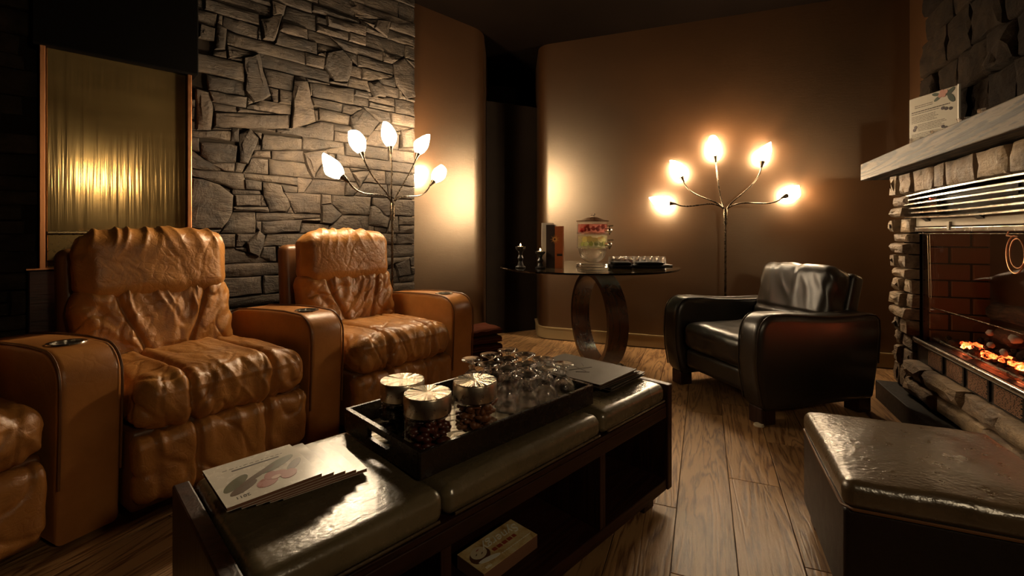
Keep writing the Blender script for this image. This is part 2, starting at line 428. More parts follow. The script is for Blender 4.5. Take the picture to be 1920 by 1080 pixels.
# ------------------------------------------------------------------ stones
def hull(pts):
    pts = sorted(set((round(p[0],5), round(p[1],5)) for p in pts))
    def half(ps):
        h = []
        for p in ps:
            while len(h) >= 2 and (h[-1][0]-h[-2][0])*(p[1]-h[-2][1])-(h[-1][1]-h[-2][1])*(p[0]-h[-2][0]) <= 0: h.pop()
            h.append(p)
        return h
    a = half(pts); b = half(pts[::-1]); return a[:-1]+b[:-1]
def clip(poly, p, d, keep):            # keep left (+1) or right (-1) of the line p + t d
    out = []; n = len(poly)
    def sd(q): return keep*(d[0]*(q[1]-p[1])-d[1]*(q[0]-p[0]))
    for i in range(n):
        a, b = poly[i], poly[(i+1) % n]; sa, sb = sd(a), sd(b)
        if sa >= 0: out.append(a)
        if (sa > 0 > sb) or (sa < 0 < sb):
            t = sa/(sa-sb); out.append((a[0]+(b[0]-a[0])*t, a[1]+(b[1]-a[1])*t))
    return out
def area(poly): return .5*sum(poly[i][0]*poly[(i+1) % len(poly)][1]-poly[(i+1) % len(poly)][0]*poly[i][1] for i in range(len(poly)))
def subtract(poly, cut):
    """pieces of a convex polygon outside a convex cutter"""
    test = poly
    for i in range(len(cut)):
        p, q = cut[i], cut[(i+1) % len(cut)]; test = clip(test, p, (q[0]-p[0], q[1]-p[1]), 1)
        if len(test) < 3: return [poly]
    if area(test) < 1e-5: return [poly]
    out = []; rem = poly; left = list(range(len(cut)))
    while left and len(rem) > 2 and len(out) < 4:
        best = None
        for i in left:                       # take the largest whole piece first, so slivers stay few
            p, q = cut[i], cut[(i+1) % len(cut)]; d = (q[0]-p[0], q[1]-p[1])
            piece = clip(rem, p, d, -1); a = area(piece) if len(piece) > 2 else 0
            if best is None or a > best[0]: best = (a, i, piece, d, p)
        if best[0] < .0009: break
        out.append(best[2]); rem = clip(rem, best[4], best[3], 1); left.remove(best[1])
    return out
def shrink(poly, g):
    n = len(poly); res = poly
    for i in range(n):
        p, q = poly[i], poly[(i+1) % n]; d = (q[0]-p[0], q[1]-p[1]); L = math.hypot(*d)
        if L < 1e-6: continue
        res = clip(res, (p[0]-d[1]/L*g, p[1]+d[0]/L*g), d, 1)
        if len(res) < 3: return []
    return res
def stone_object(poly, parent, mat, proud, rnd, edge=.045, y_back=.03, chip=.16):
    cx = sum(p[0] for p in poly)/len(poly); cz = sum(p[1] for p in poly)/len(poly)
    ring = []
    n = len(poly)
    for i in range(n):
        a, b = poly[i], poly[(i+1) % n]; L = math.hypot(b[0]-a[0], b[1]-a[1]); k = max(1, min(5, int(L/edge)))
        for j in range(k):
            t = j/k; ring.append([a[0]+(b[0]-a[0])*t-cx, a[1]+(b[1]-a[1])*t-cz])
    rx = max(abs(p[0]) for p in ring); rz = max(abs(p[1]) for p in ring); mn = min(rx, rz)
    for p in ring:
        p[0] += rnd.uniform(-1,1)*min(.006, mn*.07); p[1] += rnd.uniform(-1,1)*min(.006, mn*.07)
    m = len(ring); vs_ = []; fs_ = []
    tiltx, tiltz = rnd.uniform(-.03,.03), rnd.uniform(-.10,.10)
    lv = [(1.0, y_back), (1.0, -proud*.55), (1-min(.4,.006/mn), -proud*.9), (1-min(.7,.024/mn), -proud*1.02)]
    for (sc_, y) in lv:
        for p in ring:
            # inset by a fixed distance rather than by scale along the long axis
            q = (p[0]-math.copysign(min(abs(p[0])*.85, (1-sc_)*mn), p[0]), p[1]-math.copysign(min(abs(p[1])*.85, (1-sc_)*mn), p[1]))
            jj = 0 if y > 0 else rnd.uniform(-1,1)*proud*chip
            vs_.append((q[0], y+jj+(0 if y > 0 else tiltx*p[0]*.5+tiltz*p[1]*.5), q[1]))
    k = len(lv)
    for j in range(k-1):
        for i in range(m):
            i2 = (i+1) % m; fs_.append((j*m+i, j*m+i2, (j+1)*m+i2, (j+1)*m+i))
    # face: spine of two points
    ax = rx*.45; vs_ += [(-ax, -proud*rnd.uniform(.95,1.25)-tiltx*ax*.5, rnd.uniform(-.2,.2)*rz), (ax, -proud*rnd.uniform(.95,1.25)+tiltx*ax*.5, rnd.uniform(-.2,.2)*rz)]
    a, b = len(vs_)-2, len(vs_)-1; base = (k-1)*m
    for i in range(m):
        i2 = (i+1) % m; p, q = ring[i], ring[i2]
        sp, sq = (a if p[0] < 0 else b), (a if q[0] < 0 else b)
        if sp == sq: fs_.append((base+i, base+i2, sp))
        else: fs_.append((base+i, base+i2, sq, sp))
    mb = MB(); mb.add(vs_, fs_); o = mb.build('stone', mat, parent, loc=(cx, 0, cz))
    shaded(o, 38); return o
def stone_field(parent, mat, x0, x1, z0, z1, big, rnd, hr=(.05,.12), lr=(.13,.42), gap=.0022, proud=(.008,.026), skip=None, slope=.02):
    polys = [(b, rnd.uniform(proud[1]*.8, proud[1]*1.25)) for b in big]
    z = z0
    while z < z1-.01:
        h = rnd.uniform(*hr)
        if z+h > z1-.035: h = z1-z
        x = x0 - rnd.uniform(0, .1)
        while x < x1:
            L = rnd.uniform(*lr)*(1.15 if h < .08 else .9)
            if x+L > x1-.08: L = x1-x+.001
            xa, xb = max(x, x0), min(x+L, x1)
            if xb-xa > .02:
                cells = [(z, z+h)]
                if h > .10 and rnd.random() < .25: t = z+h*rnd.uniform(.35,.65); cells = [(z,t),(t,z+h)]
                for (za, zb) in cells:
                    s1, s2 = rnd.uniform(-1,1)*slope*min(1,h/.1), rnd.uniform(-1,1)*slope*min(1,h/.1)
                    pl = [(xa,za),(xb,za),(xb+s1*.5,zb),(xa+s2*.5,zb)]
                    if x+L >= x1: pl = [(xa,za),(x1,za),(x1,zb),(xa,zb)]
                    pcs = [pl]
                    for b in big:
                        nxt = []
                        for q in pcs: nxt += subtract(q, b)
                        pcs = nxt
                    for q in pcs: polys.append((q, rnd.uniform(*proud)))
            x += L
        z += h
    for (pl, pr) in polys:
        q = shrink(pl, gap)
        if len(q) < 3 or area(q) < .0007: continue
        xs = [p[0] for p in q]; zs = [p[1] for p in q]
        if max(zs)-min(zs) < .018 or max(xs)-min(xs) < .018: continue
        if skip and skip(sum(xs)/len(xs), sum(zs)/len(zs)): continue
        stone_object(q, parent, mat, pr, rnd)

wl = empty('wall_left', STONE0, R(45), kind='structure')
END = on_plane(776, 300, STONE0, U)[0]
mb = MB(); mb.box(-3.6, END-.012, .006, .10, 0, CEIL); mb.build('mortar_backing', MORTAR, wl)
BIG = [[(40,670),(75,668),(140,690),(190,730),(190,800),(150,860),(30,860),(30,720)],[(230,215),(290,205),(300,290),(335,365),(270,388),(235,345)],
 [(420,300),(470,310),(485,390),(505,460),(410,487),(412,380)],[(540,195),(600,185),(640,230),(625,310),(570,305),(535,250)],[(630,440),(680,405),(740,460),(700,515),(640,500)],
 [(455,575),(540,560),(545,590),(490,675),(465,620)],[(300,680),(370,690),(408,770),(395,795),(330,795),(300,730)],[(635,645),(705,640),(665,705)],
 [(520,770),(560,765),(600,805),(560,842),(520,840)],[(705,775),(720,770),(775,820),(770,855),(700,845)],[(790,240),(830,215),(883,260),(880,370),(840,375),(800,310)],
 [(215,500),(255,485),(290,520),(245,615),(215,610)],[(65,530),(210,545),(205,610),(110,612),(70,585)],[(240,910),(290,865),(315,885),(290,965),(250,950)],
 [(795,990),(850,965),(860,1030),(810,1040)],[(50,330),(100,345),(118,400),(110,490),(55,490)],[(290,70),(380,60),(350,160),(300,150)],[(700,310),(740,300),(765,365),(715,365)],
 [(730,75),(780,80),(770,145),(720,110)],[(820,490),(870,480),(875,555),(820,555)],[(120,420),(400,430),(400,484),(294,484),(120,480)],[(480,310),(645,335),(640,395),(490,365)],
 [(510,405),(630,430),(625,470),(512,452)],[(300,500),(450,520),(450,565),(296,565)],[(130,90),(170,110),(165,190),(120,190)],[(195,730),(295,730),(295,775),(198,775)],[(300,830),(450,822),(440,870),(300,880)],[(540,60),(690,100),(690,140),(545,100)]]
big = []
for b in BIG:
    pl = hull([on_plane(340+x/2, y/2, STONE0, U) for (x, y) in b])
    if area(pl) < 0: pl = pl[::-1]
    ok = shrink(pl, -.0)
    for other in big:                                  # keep traced boulders from overlapping each other
        c = (sum(p[0] for p in other)/len(other), sum(p[1] for p in other)/len(other))
    big.append([(min(p[0], END), p[1]) for p in pl])
rnd = random.Random(11)
FX0, FX1 = -1.29, -.74                                 # the water feature hides this stretch
stone_field(wl, STONE, -1.95, END, .34, CEIL, big, rnd, skip=lambda x, z: (FX0+.05 < x < FX1-.05 and .5 < z < 2.1), hr=(.06,.135), lr=(.20,.52))
# ------------------------------------------------------------------ water feature on the stone wall
wf = empty('water_fountain', STONE0 - Vector((0,0,0)), R(45), 'tall bronze wall water panel with dark hood and copper edges behind the recliners', 'fountain')
def fountain_panel_mat():
    m, nt, b = nodes('wet bronze panel'); v = coords(nt, scale=(38,1,1.1)); f = ntex(nt, v, 1.0, 3, .5, .2)
    v2 = coords(nt, scale=(1.2,1,3.0)); g = ntex(nt, v2, 1.6, 3)
    r = ramp(nt, [(.3,(.22,.145,.052)),(.7,(.46,.32,.13))]); nt.links.new(g, r.inputs['Fac']); nt.links.new(r.outputs['Color'], b.inputs['Base Color'])
    setp(b, rough=.13, metal=.8, spec=.8); bump(nt, b, f, .35, .004); return m
WETP = fountain_panel_mat()
x0, x1 = -1.285, -.735; zb, zt = .84, 1.86
mb = MB(); mb.rbox(((x0+x1)/2, -.045, (zb+zt)/2), ((x1-x0)/2-.012, .025, (zt-zb)/2), .004, 1, 1); mb.build('water_panel', WETP, wf)
for x in (x0, x1):
    mb = MB(); mb.rbox((x, -.055, (zb+zt)/2), (.010, .04, (zt-zb)/2), .003, 1, 1); mb.build('side_rail', COPPER, wf)
mb = MB(); mb.rbox(((x0+x1)/2, -.06, 2.06), ((x1-x0)/2+.035, .06, .22), .006, 1, 1); h_ = mb.build('hood', plain('dark hood', (.0015,.001,.0007), .8, spec=.05), wf)
mb = MB(); mb.rbox(((x0+x1)/2+.0, -.045, .67), ((x1-x0)/2+.045, .05, .165), .006, 1, 1); mb.build('base_cabinet', DWOOD, wf)
mb = MB(); mb.box(x0-.05, x1+.05, -.10, -.0, .836, .842); mb.build('base_rim', COPPER, wf)
mb = MB(); mb.rbox(((x0+x1)/2, -.078, .935), ((x1-x0)/2-.014, .010, .06), .004, 1, 2); mb.build('splash_trough', plain('bronze trough', (.16,.105,.04), .3, .9), wf)
mb = MB(); mb.rbox(((x0+x1)/2, -.082, 1.003), ((x1-x0)/2-.014, .012, .007), .004, 1, 2); mb.build('trough_rim', plain('bronze trough rim', (.33,.24,.12), .25, .9), wf)

# ------------------------------------------------------------------ fireplace
fp = empty('fireplace', P0, R(-112.5), 'stone fireplace with steel louvres, glowing ember bed and oak mantel shelf', 'fireplace')
rf = random.Random(4)
mb = MB(); mb.box(.012, .19, .01, .30, .0, 1.34); mb.box(1.57, 1.9, .01, .30, .0, 1.34); mb.box(.19, 1.57, .01, .30, 0, .30); mb.box(.19, 1.57, .01, .30, 1.21, 1.34)
mb.build('masonry_core', MORTAR, fp)
# left column: one irregular stone over another
z = .12; k = 0
zs = [.12,.25,.345,.43,.515,.58,.66,.74,.80,.88,.945,1.0,1.085,1.15,1.215,1.34]
for a, b in zip(zs[:-1], zs[1:]):
    xl = rf.uniform(-.022,.012); mid = .10+rf.uniform(-.03,.04)
    sl = rf.uniform(-.02,.02)
    top = a > 1.2
    if (b-a) > .07 and not top:
        stone_object(shrink([(xl,a),(mid,a+sl*.3),(mid+sl,b),(xl,b)], .004), fp, FSTONE, rf.uniform(.03,.06), rf, y_back=.02, chip=.15)
        stone_object(shrink([(mid,a+sl*.3),(.2,a),(.2,b),(mid+sl,b)], .004), fp, FSTONE, rf.uniform(.02,.045), rf, y_back=.02, chip=.15)
    else:
        stone_object(shrink([(xl,a),(.2 if not top else .10,a),(.2 if not top else .10,b),(xl,b)], .004), fp, FSTONE, rf.uniform(.03,.065), rf, y_back=.02, chip=.15)
x = .10
for L in (.17,.24,.13,.28,.22,.19,.26,.31):                       # row under the mantel
    stone_object(shrink([(x,1.215),(x+L,1.215),(x+L,1.34),(x,1.34)], .005), fp, FSTONE, rf.uniform(.025,.05), rf, y_back=.02, chip=.15); x += L
for (za, zb_, Ls) in ((.12,.215,(.34,.42,.30,.44)), (.215,.305,(.22,.36,.28,.40,.24))):
    x = .2
    for L in Ls:
        d = rf.uniform(-.012,.012); xb = min(x+L, 1.7)
        stone_object(shrink([(x,za),(xb,za),(xb+d,zb_),(x+d,zb_)], .005), fp, FSTONE, rf.uniform(.03,.06), rf, edge=.04, y_back=.02, chip=.2); x += L
x = 1.58
for a in range(7): stone_object(shrink([(1.58,.12+a*.156),(1.9,.12+a*.156),(1.9,.276+a*.156),(1.58,.276+a*.156)], .005), fp, FSTONE, .04, rf, y_back=.02, chip=.15)
mb = MB(); mb.rbox((.95, -.03, .055), (.97, .09, .055), .004, 1, 1); mb.build('hearth_plinth', plain('black hearth', (.012,.008,.006), .6), fp)
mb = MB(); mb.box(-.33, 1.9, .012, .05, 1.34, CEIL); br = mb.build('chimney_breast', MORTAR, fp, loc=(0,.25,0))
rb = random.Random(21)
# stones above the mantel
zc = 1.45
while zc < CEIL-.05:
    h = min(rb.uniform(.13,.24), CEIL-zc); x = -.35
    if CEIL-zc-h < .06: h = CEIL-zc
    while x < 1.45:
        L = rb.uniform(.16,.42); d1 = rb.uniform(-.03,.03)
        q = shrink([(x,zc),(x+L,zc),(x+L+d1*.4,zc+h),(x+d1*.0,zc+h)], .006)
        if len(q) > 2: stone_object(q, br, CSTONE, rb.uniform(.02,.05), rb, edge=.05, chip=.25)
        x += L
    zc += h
# mantel shelf
mb = MB(); mb.rbox((.82, .075, 1.393), (1.05, .215, .053), .004, 1, 1); mantel = mb.build('mantel_shelf', MANTW, fp)
# firebox
BRICKM = plain('sooty firebrick', (.30,.125,.05), .85)
mb = MB()
mb.box(.21, 1.56, .42, .44, .30, 1.02); mb.box(.20, .215, .03, .43, .30, 1.02); mb.box(1.555, 1.57, .03, .43, .30, 1.02); mb.box(.2, 1.57, .03, .43, .40, .415); mb.box(.2, 1.57, .03, .43, 1.06, 1.075)
fbx = mb.build('firebox', BLACKM, fp)
for (row, zc) in enumerate((.43,.52,.61,.70,.79,.88,.97)):
    xs = .215 - (.11 if row % 2 else 0)
    while xs < 1.5:
        a, b = max(xs,.217), min(xs+.225, 1.553)
        if b-a > .03:
            mb = MB(); mb.rbox(((a+b)/2, .412, zc), ((b-a)/2-.004, .012, .041), .004, 1, 1); mb.build('brick', BRICKM, fbx)
        xs += .23
for (row, zc) in enumerate((.43,.52,.61,.70,.79,.88,.97)):
    ys = .05 - (.09 if row % 2 else 0)
    while ys < .40:
        a, b = max(ys,.05), min(ys+.175, .398)
        if b-a > .03:
            mb = MB(); mb.rbox((.222, (a+b)/2, zc), (.01, (b-a)/2-.004, .041), .004, 1, 1); mb.build('brick', BRICKM, fbx)
        ys += .18
def bark():
    m, nt, b = nodes('charred log'); v = coords(nt, scale=(2,9,9)); f = ntex(nt, v, 5, 8, .7, 1)
    r = ramp(nt, [(.35,(.012,.008,.005)),(.75,(.22,.12,.065))]); nt.links.new(f, r.inputs['Fac']); nt.links.new(r.outputs['Color'], b.inputs['Base Color']); setp(b, rough=.9)
    bump(nt, b, f, 1, .02); return m
BARK = bark()
def log(p, q, r, seed):
    path = []; rr = []
    p, q = Vector(p), Vector(q)
    for i in range(13):
        t = i/12; c = p.lerp(q, t); c += Vector((0, .012*noise.noise(Vector((t*3,seed,0))), .014*noise.noise(Vector((t*3,seed,5))))); path.append(c)
        rr.append(r*(1+.16*noise.noise(Vector((t*6,seed,9)))))
    mb = MB(); mb.tube(path, rr, 12)
    for i, v_ in enumerate(mb.v):
        n_ = noise.noise(Vector(v_)*38+Vector((seed,0,0))); mb.v[i] = tuple(Vector(v_)+Vector((n_,n_,n_))*.006)
    o = mb.build('log', BARK, fp, True); return o
log((.30,.30,.60), (1.45,.33,.63), .050, 1); log((.42,.27,.50), (1.2,.33,.53), .042, 2); log((.62,.20,.50), (.85,.36,.66), .030, 3); log((.90,.19,.50), (1.25,.30,.62), .032, 4)
def ember():
    m, nt, b = nodes('glowing embers'); v = coords(nt); f = ntex(nt, v, 16, 6, .7, .5)
    r = ramp(nt, [(.46,(0,0,0)),(.56,(.45,.05,.01)),(.68,(1,.32,.12))]); nt.links.new(f, r.inputs['Fac']); nt.links.new(r.outputs['Color'], b.inputs['Emission Color'])
    setp(b, col=(.03,.015,.01), ems=20.0, rough=.9); bump(nt, b, ntex(nt, v, 40, 4), 1, .01); return m
EMB = ember()
ASH = plain('dark ash', (.035,.022,.016), .95)
mb = MB(); re_ = random.Random(3)
for i in range(170):
    x = re_.uniform(.25,1.5); y = re_.uniform(.06,.36); mb.blob((x, y, .422+.10*max(0,(y-.1))+re_.uniform(0,.02)), re_.uniform(.012,.026), i, .4, 1)
tag(mb.build('ash_bed', ASH, fp), kind='stuff')
mb = MB()
for i in range(46):
    x = .42+i*.0235; mb.blob((x, .115+re_.uniform(-.016,.03), .448+re_.uniform(-.004,.010)), re_.uniform(.014,.024), i+300, .4, 1, (1.3,1,.7))
tag(mb.build('ember_bed', EMB, fp), kind='stuff')
for (x, y, z, r) in ((.58,.15,.535,.014),(.83,.12,.555,.02),(.70,.10,.50,.014),(.80,.10,.49,.014)):
    mb = MB(); mb.blob((x,y,z), r, int(x*100), .5, 2); mb.build('ash_flake', plain('pale ash', (.55,.52,.5), .9) if x < .6 else MATS['pale ash'], fp, True)
mb = MB(); mb.tube([(.26,.05,.60),(.6,.06,.602),(.95,.08,.60),(1.15,.10,.59)], .0035, 6); mb.build('grate_rod', DMETAL, fp)
mb = MB(); mb.box(.205, 1.565, .028, .032, .43, 1.0); mb.build('glass_pane', PANE, fp)
for x in (.30,.325):
    mb = MB(); mb.tube([(x,.018,1.0),(x+.012,.018,.8),(x+.02,.018,.66)], .0016, 6); mb.build('pilot_wire', plain('dull wire', (.35,.25,.15), .4, 1) if x < .31 else MATS['dull wire'], fp)
# hood rail, louvres, lower rail and rating plates
RAILM = plain('grey enamel steel', (.40,.35,.27), .42, .35)
mb = MB(); mb.rbox((.89, .012, 1.062), (.68, .012, .028), .003, 1, 1); rail = mb.build('upper_rail', RAILM, fp)
mb = MB(); mb.rbox((.89, .004, 1.018), (.675, .012, .012), .004, 1, 2); mb.build('rail_lip', CHROME, rail)
mb = MB(); mb.rbox((.89, .012, .998), (.675, .006, .003), .002, 1, 1); mb.build('glass_clip_strip', CHROME, rail)
for x in (.60,1.30):
    mb = MB(); mb.rbox((x,-.006,1.035), (.012,.006,.02), .002, 1, 1); mb.build('clip', RAILM, rail)
for x in (.36,.86,1.36):
    mb = MB(); mb.slab([(-.012,1.07),(-.022,1.078),(-.022,1.09),(.0,1.092),(.0,1.06)], x-.028, x+.028, .004); mb.build('latch', BLACKP, rail)
mb = MB(); mb.box(.09, 1.62, .06, .07, 1.08, 1.215); mb.build('louvre_backing', BLACKM, fp)
mb = MB(); mb.rbox((.27,.045,1.145), (.09,.012,.042), .003, 1, 1); mb.build('control_box', RAILM, fp)
mb = MB(); mb.box(.55, 1.0, .052, .058, 1.155, 1.195); mb.build('vent_strip', plain('perforated strip', (.03,.022,.016), .5, .5), fp)
for i in range(6):
    z = 1.205 - i*.0228; pts = []
    bow = (i-1.5)*.004
    for j in range(17):
        t = j/16; x = .075+1.55*t; pts.append((x, -.028-.022*math.sin(math.pi*min(1,t*1.0)), z + bow*math.sin(math.pi*t)*-1))
    mb = MB()
    vs_ = []; fs_ = []
    for p in pts:
        x, y, zz = p; vs_ += [(x,y,zz-.0035),(x,y,zz+.0035),(x,y+.03,zz+.012),(x,y+.03,zz+.006)]
    for j in range(16):
        for k in range(4):
            k2 = (k+1) % 4; fs_.append((j*4+k, j*4+k2, (j+1)*4+k2, (j+1)*4+k))
    fs_ += [(0,1,2,3),(64,65,66,67)]
    mb.add(vs_, fs_); mb.build('louvre', CHROME, fp)
mb = MB(); mb.blob((.30, .028, 1.183), .0035, 3, 0, 1); mb.build('indicator_light', emit('red indicator', (1,.12,.06), 3), fp)
mb = MB(); mb.tube([(.205,.0,.425),(.23,-.012,.42),(1.57,-.012,.42)], .011, 10); shaded(mb.build('lower_rail', CHROME, fp))
mb = MB(); mb.rbox((.89,.004,.405), (.685,.012,.006), .002, 1, 1); mb.build('lower_ledge', RAILM, fp)
PLATE = plain('black rating plate', (.012,.008,.006), .4); PLT = plain('rating plate print', (.34,.17,.09), .6)
mb = MB(); mb.box(.205, 1.57, .006, .012, .302, .40); ap = mb.build('access_panel', PLATE, fp)
for (a, b) in ((.35,.52),(.55,.72),(.745,.92),(.945,1.15),(1.17,1.38)):
    mb = MB(); mb.rbox(((a+b)/2,.002,.351), ((b-a)/2,.003,.044), .001, 1, 1); pl = mb.build('rating_plate', PLATE, ap)
    mb = MB(); rl = random.Random(int(a*100))
    for i in range(13):
        z = .388-i*.0060; x = a+.012
        while x < b-.02:
            L = rl.uniform(.012,.04); e = min(x+L, b-.012); mb.box(x, e, -.0016, -.0010, z-.0012, z+.0012); x = e+.005
    tag(mb.build('plate_print', PLT, pl), kind='stuff')
pts = []
for i in range(60):
    t = i/59; a = t*math.pi*2*1.7+1.2
    pts.append((1.135+.055*math.cos(a)*(1-.25*t)+.05*t, -.022-.012*t, .915+.075*math.sin(a)*(1-.35*t)+.01*t))
mb = MB(); mb.tube([(1.06,-.004,1.005),(1.08,-.018,.99)]+pts+[(1.2,-.01,1.003)], .0026, 6); shaded(mb.build('ignition_wire', plain('bare copper wire', (.9,.45,.24), .35, 1), fp))

# things on the mantel
sg = empty('sign_holder', P0 + V*(-.03) + VN*.045 + Vector((0,0,1.4465)), R(-112.5+26), 'clear upright sign holder with printed notice on the oak mantel', 'sign')
W_, H_ = .27, .335
mb = MB(); mb.box(-.02, W_-.02+.01, -.001, .001, .004, H_); mb.build('notice_paper', plain('notice paper', (.42,.37,.29), .5), sg)
mb = MB(); mb.box(-.024, W_-.006, -.005, -.003, .0, H_+.004); mb.build('front_sheet', TGLASS, sg)
mb = MB(); mb.box(-.024, W_-.006, .003, .005, .0, H_+.004); mb.build('back_sheet', TGLASS, sg)
mb = MB(); mb.box(W_-.008, W_-.002, -.006, .006, 0, H_+.004); mb.build('edge_strip', plain('acrylic edge', (.75,.7,.6), .2), sg)
mb = MB(); mb.box(-.024, W_-.006, -.006, .07, 0, .003); mb.build('foot_sheet', TGLASS, sg)
rs = random.Random(8)
def lines(z, n, x0, x1, dz, hgt, name='printed_line'):
    for i in range(n):
        mb = MB(); x = x0; e = x1-rs.uniform(0,.03)
        while x < e:
            L = rs.uniform(.008,.022); mb.box(x, min(x+L,e), -.0024, -.0012, z-i*dz-hgt/2, z-i*dz+hgt/2); x += L+.003
        mb.build(name, INK, sg)
lines(.285, 2, .015, .13, .010, .003); lines(.252, 1, -.005, .22, .01, .005); lines(.241, 1, -.005, .18, .01, .003); lines(.225, 5, -.005, .155, .0085, .0024); lines(.175, 5, .035, .20, .0085, .0024); lines(.124, 5, -.005, .165, .0085, .0024)
def disc(mbx, cx, cz, rx, rz, rot=0, y0=-.0030, y1=-.0012, n=14):
    vs_ = []
    for y in (y0, y1):
        for i in range(n):
            a = 2*math.pi*i/n; px_, pz_ = rx*math.cos(a), rz*math.sin(a)
            vs_.append((cx+px_*math.cos(rot)-pz_*math.sin(rot), y, cz+px_*math.sin(rot)+pz_*math.cos(rot)))
    fs_ = [tuple(range(n)), tuple(reversed(range(n,2*n)))]+[(i,(i+1) % n,n+(i+1) % n,n+i) for i in range(n)]
    mbx.add(vs_, fs_)
LEAFM = plain('printed leaf', (.03,.045,.025), .6); BERRY = plain('printed berry', (.045,.025,.03), .6); PETAL = plain('printed petal', (.32,.14,.10), .6); REDP = plain('printed red seal', (.4,.06,.04), .6)
for (x, z, a, c, rot) in ((.14,.32,.022,.009,-.3),(.15,.295,.022,.009,.5),(.225,.28,.03,.014,-1.0),(.222,.315,.028,.012,.6)):
    mb = MB(); disc(mb, x, z, a, c, rot); mb.build('printed_leaf', LEAFM, sg)
for (x, z) in ((.175,.325),(.195,.32),(.185,.305),(.165,.308)):
    mb = MB(); disc(mb, x, z, .012, .012, 0, -.0036); mb.build('printed_petal', PETAL, sg)
for (x, z) in ((.178,.235),(.198,.228),(.222,.223),(.02,.165),(.012,.15),(.18,.135),(.198,.125),(.22,.115)):
    mb = MB(); disc(mb, x, z, .009, .009); mb.build('printed_berry', BERRY, sg)
mb = MB(); disc(mb, .055, .055, .014, .014); mb.build('printed_seal', REDP, sg)
mb = MB(); disc(mb, .055, .053, .008, .008, 0, -.0036); mb.build('printed_seal_centre', PAPER, sg)
WAX = plain('white wax', (.75,.7,.6), .5)
words = ['in front of the notice, leftmost on the mantel', 'just right of the notice on the mantel', 'third from the left on the mantel', 'rightmost on the mantel at the picture edge']
for i, (t, d) in enumerate(((.46,-.10),(.655,-.085),(.90,-.085),(1.06,-.085))):
    ch = empty('tealight_holder', P0 - V*t + VN*(d+.02) + Vector((0,0,1.4468)), 0, 'small faceted clear glass tealight holder '+words[i], 'candle holder', 'tealight holders on the mantel')
    mb = MB(); mb.lathe([(.024,0),(.026,.004),(.030,.036),(.027,.036),(.022,.006)], 10, close=True); mb.build('glass_cup', GOBG, ch)
    mb = MB(); mb.lathe([(.019,.0065),(.019,.02),(.0,.021)], 16); mb.build('wax', WAX, ch)
# ------------------------------------------------------------------ recliners
def ridged(v, k=2.0):
    return (1-abs(noise.noise(v)))**k
def crease(v, w): return math.exp(-(noise.noise(v)/w)**2)
def groove(d, w): return math.exp(-(d/w)**2)
def seat_disp(seed):
    def f(p, n):
        x, y, z = p.x, p.y, p.z
        cr = .018*(1-(x/.3)**2)*(1 if n.z > .3 else .5)
        ph = (y+.34)                                   # distance from the front
        bend = .03*math.sin((z+.1)*9)
        d = cr
        for gx in (-.125, .125):
            g = gx*(1+.10*math.cos(z*10)) + bend*.4*(1 if gx > 0 else -1)
            d -= .016*groove(x-g, .010)
            side = x-g
            d += .006*groove(abs(side)-.03, .02)
        fr = math.exp(-max(0,ph-.02)*5)                # wrinkles gather on the front roll
        s = x*16+5*z+seed
        d += (.006*fr+.002)*(ridged(Vector((x*11+z*7+seed, (z-y)*3.2, seed)), 4)-.4)
        wz = Vector((x*7+2*z+seed, y*5+z*3, z*4+seed)); d -= (.0055*fr+.002)*crease(wz, .06)
        d -= (.004*fr+.0015)*crease(Vector((x*15-5*z+seed*2, y*7-z*6, seed)), .09)
        d += (.004*fr+.0015)*noise.noise(Vector((x*30+z*9+seed*2, (z-y)*9, seed)))
        d += .006*noise.noise(Vector((x*6,y*6,z*6+seed)))
        return d
    return f
def foot_disp(seed):
    def f(p, n):
        x, z = p.x, p.z
        d = .010*(1-(x/.3)**2)
        for gx in (-.125,.125): d -= .014*groove(x-gx, .009)
        up = max(0, z+.02)/.12
        d += (.011*up+.002)*(ridged(Vector((x*13+seed, z*2.0, seed)), 3)-.4)
        d -= .006*crease(Vector((x*9+seed, z*6, seed)), .08)
        d += .005*noise.noise(Vector((x*22+z*10, z*12, seed)))
        return d
    return f
def head_disp(seed):
    def f(p, n):
        x, y, z = p.x, p.y, p.z
        d = .022*(1-(x/.3)**2)*(1 if n.y < 0 else .3)
        up = max(0, (z+.02)/.13)
        w_ = x*(15+3*math.sin(x*9+seed))+seed+z*6*(1 if x > 0 else -1)
        d += (.010*min(1.2,up)**2)*(ridged(Vector((w_, z*2.0, seed)), 3)-.45)
        d += .005*noise.noise(Vector((x*7+z*6,y*5,z*8+seed)))
        d -= .0018*crease(Vector((x*8-z*4+seed,z*5,y*3)), .06)+.001*crease(Vector((x*19+z*7+seed,z*12,y*3+4)), .09)
        d -= .010*groove(x-.27, .03)+.010*groove(x+.27, .03)
        return d
    return f
def lumbar_disp(seed):
    def f(p, n):
        x, y, z = p.x, p.y, p.z
        fr = 1 if n.y < .2 else .2
        d = .018*(1-(x/.3)**2)*fr
        for sx in (-1, 1):
            g = sx*(.118 + .040*z/.16 + .012*math.sin(z*14))
            d -= .016*groove(x-g, .008)*fr
            d += .006*groove(abs(x-g)-.03, .02)*fr
            if sx*x > sx*g*sx*0+abs(g) or True:
                out = max(0, sx*x-abs(g))
                d += .011*math.sin(out*60 - z*40 + seed)*.5*min(1,out*14)*fr*math.exp(-out*3)
        if abs(x) < .13:
            w_ = x*17+seed; up = max(0,(z+.16)/.3)
            d += (.014*up+.003)*(ridged(Vector((w_+3*noise.noise(Vector((z*4,seed,0))), z*3.0, seed)), 3)-.4)*fr
        d += .006*noise.noise(Vector((x*10,z*12,seed)))
        d -= (.005*crease(Vector((x*11+seed,z*8,seed)), .08)+.003*crease(Vector((x*21-z*9,z*15+seed,seed)), .1))*fr
        return d
    return f
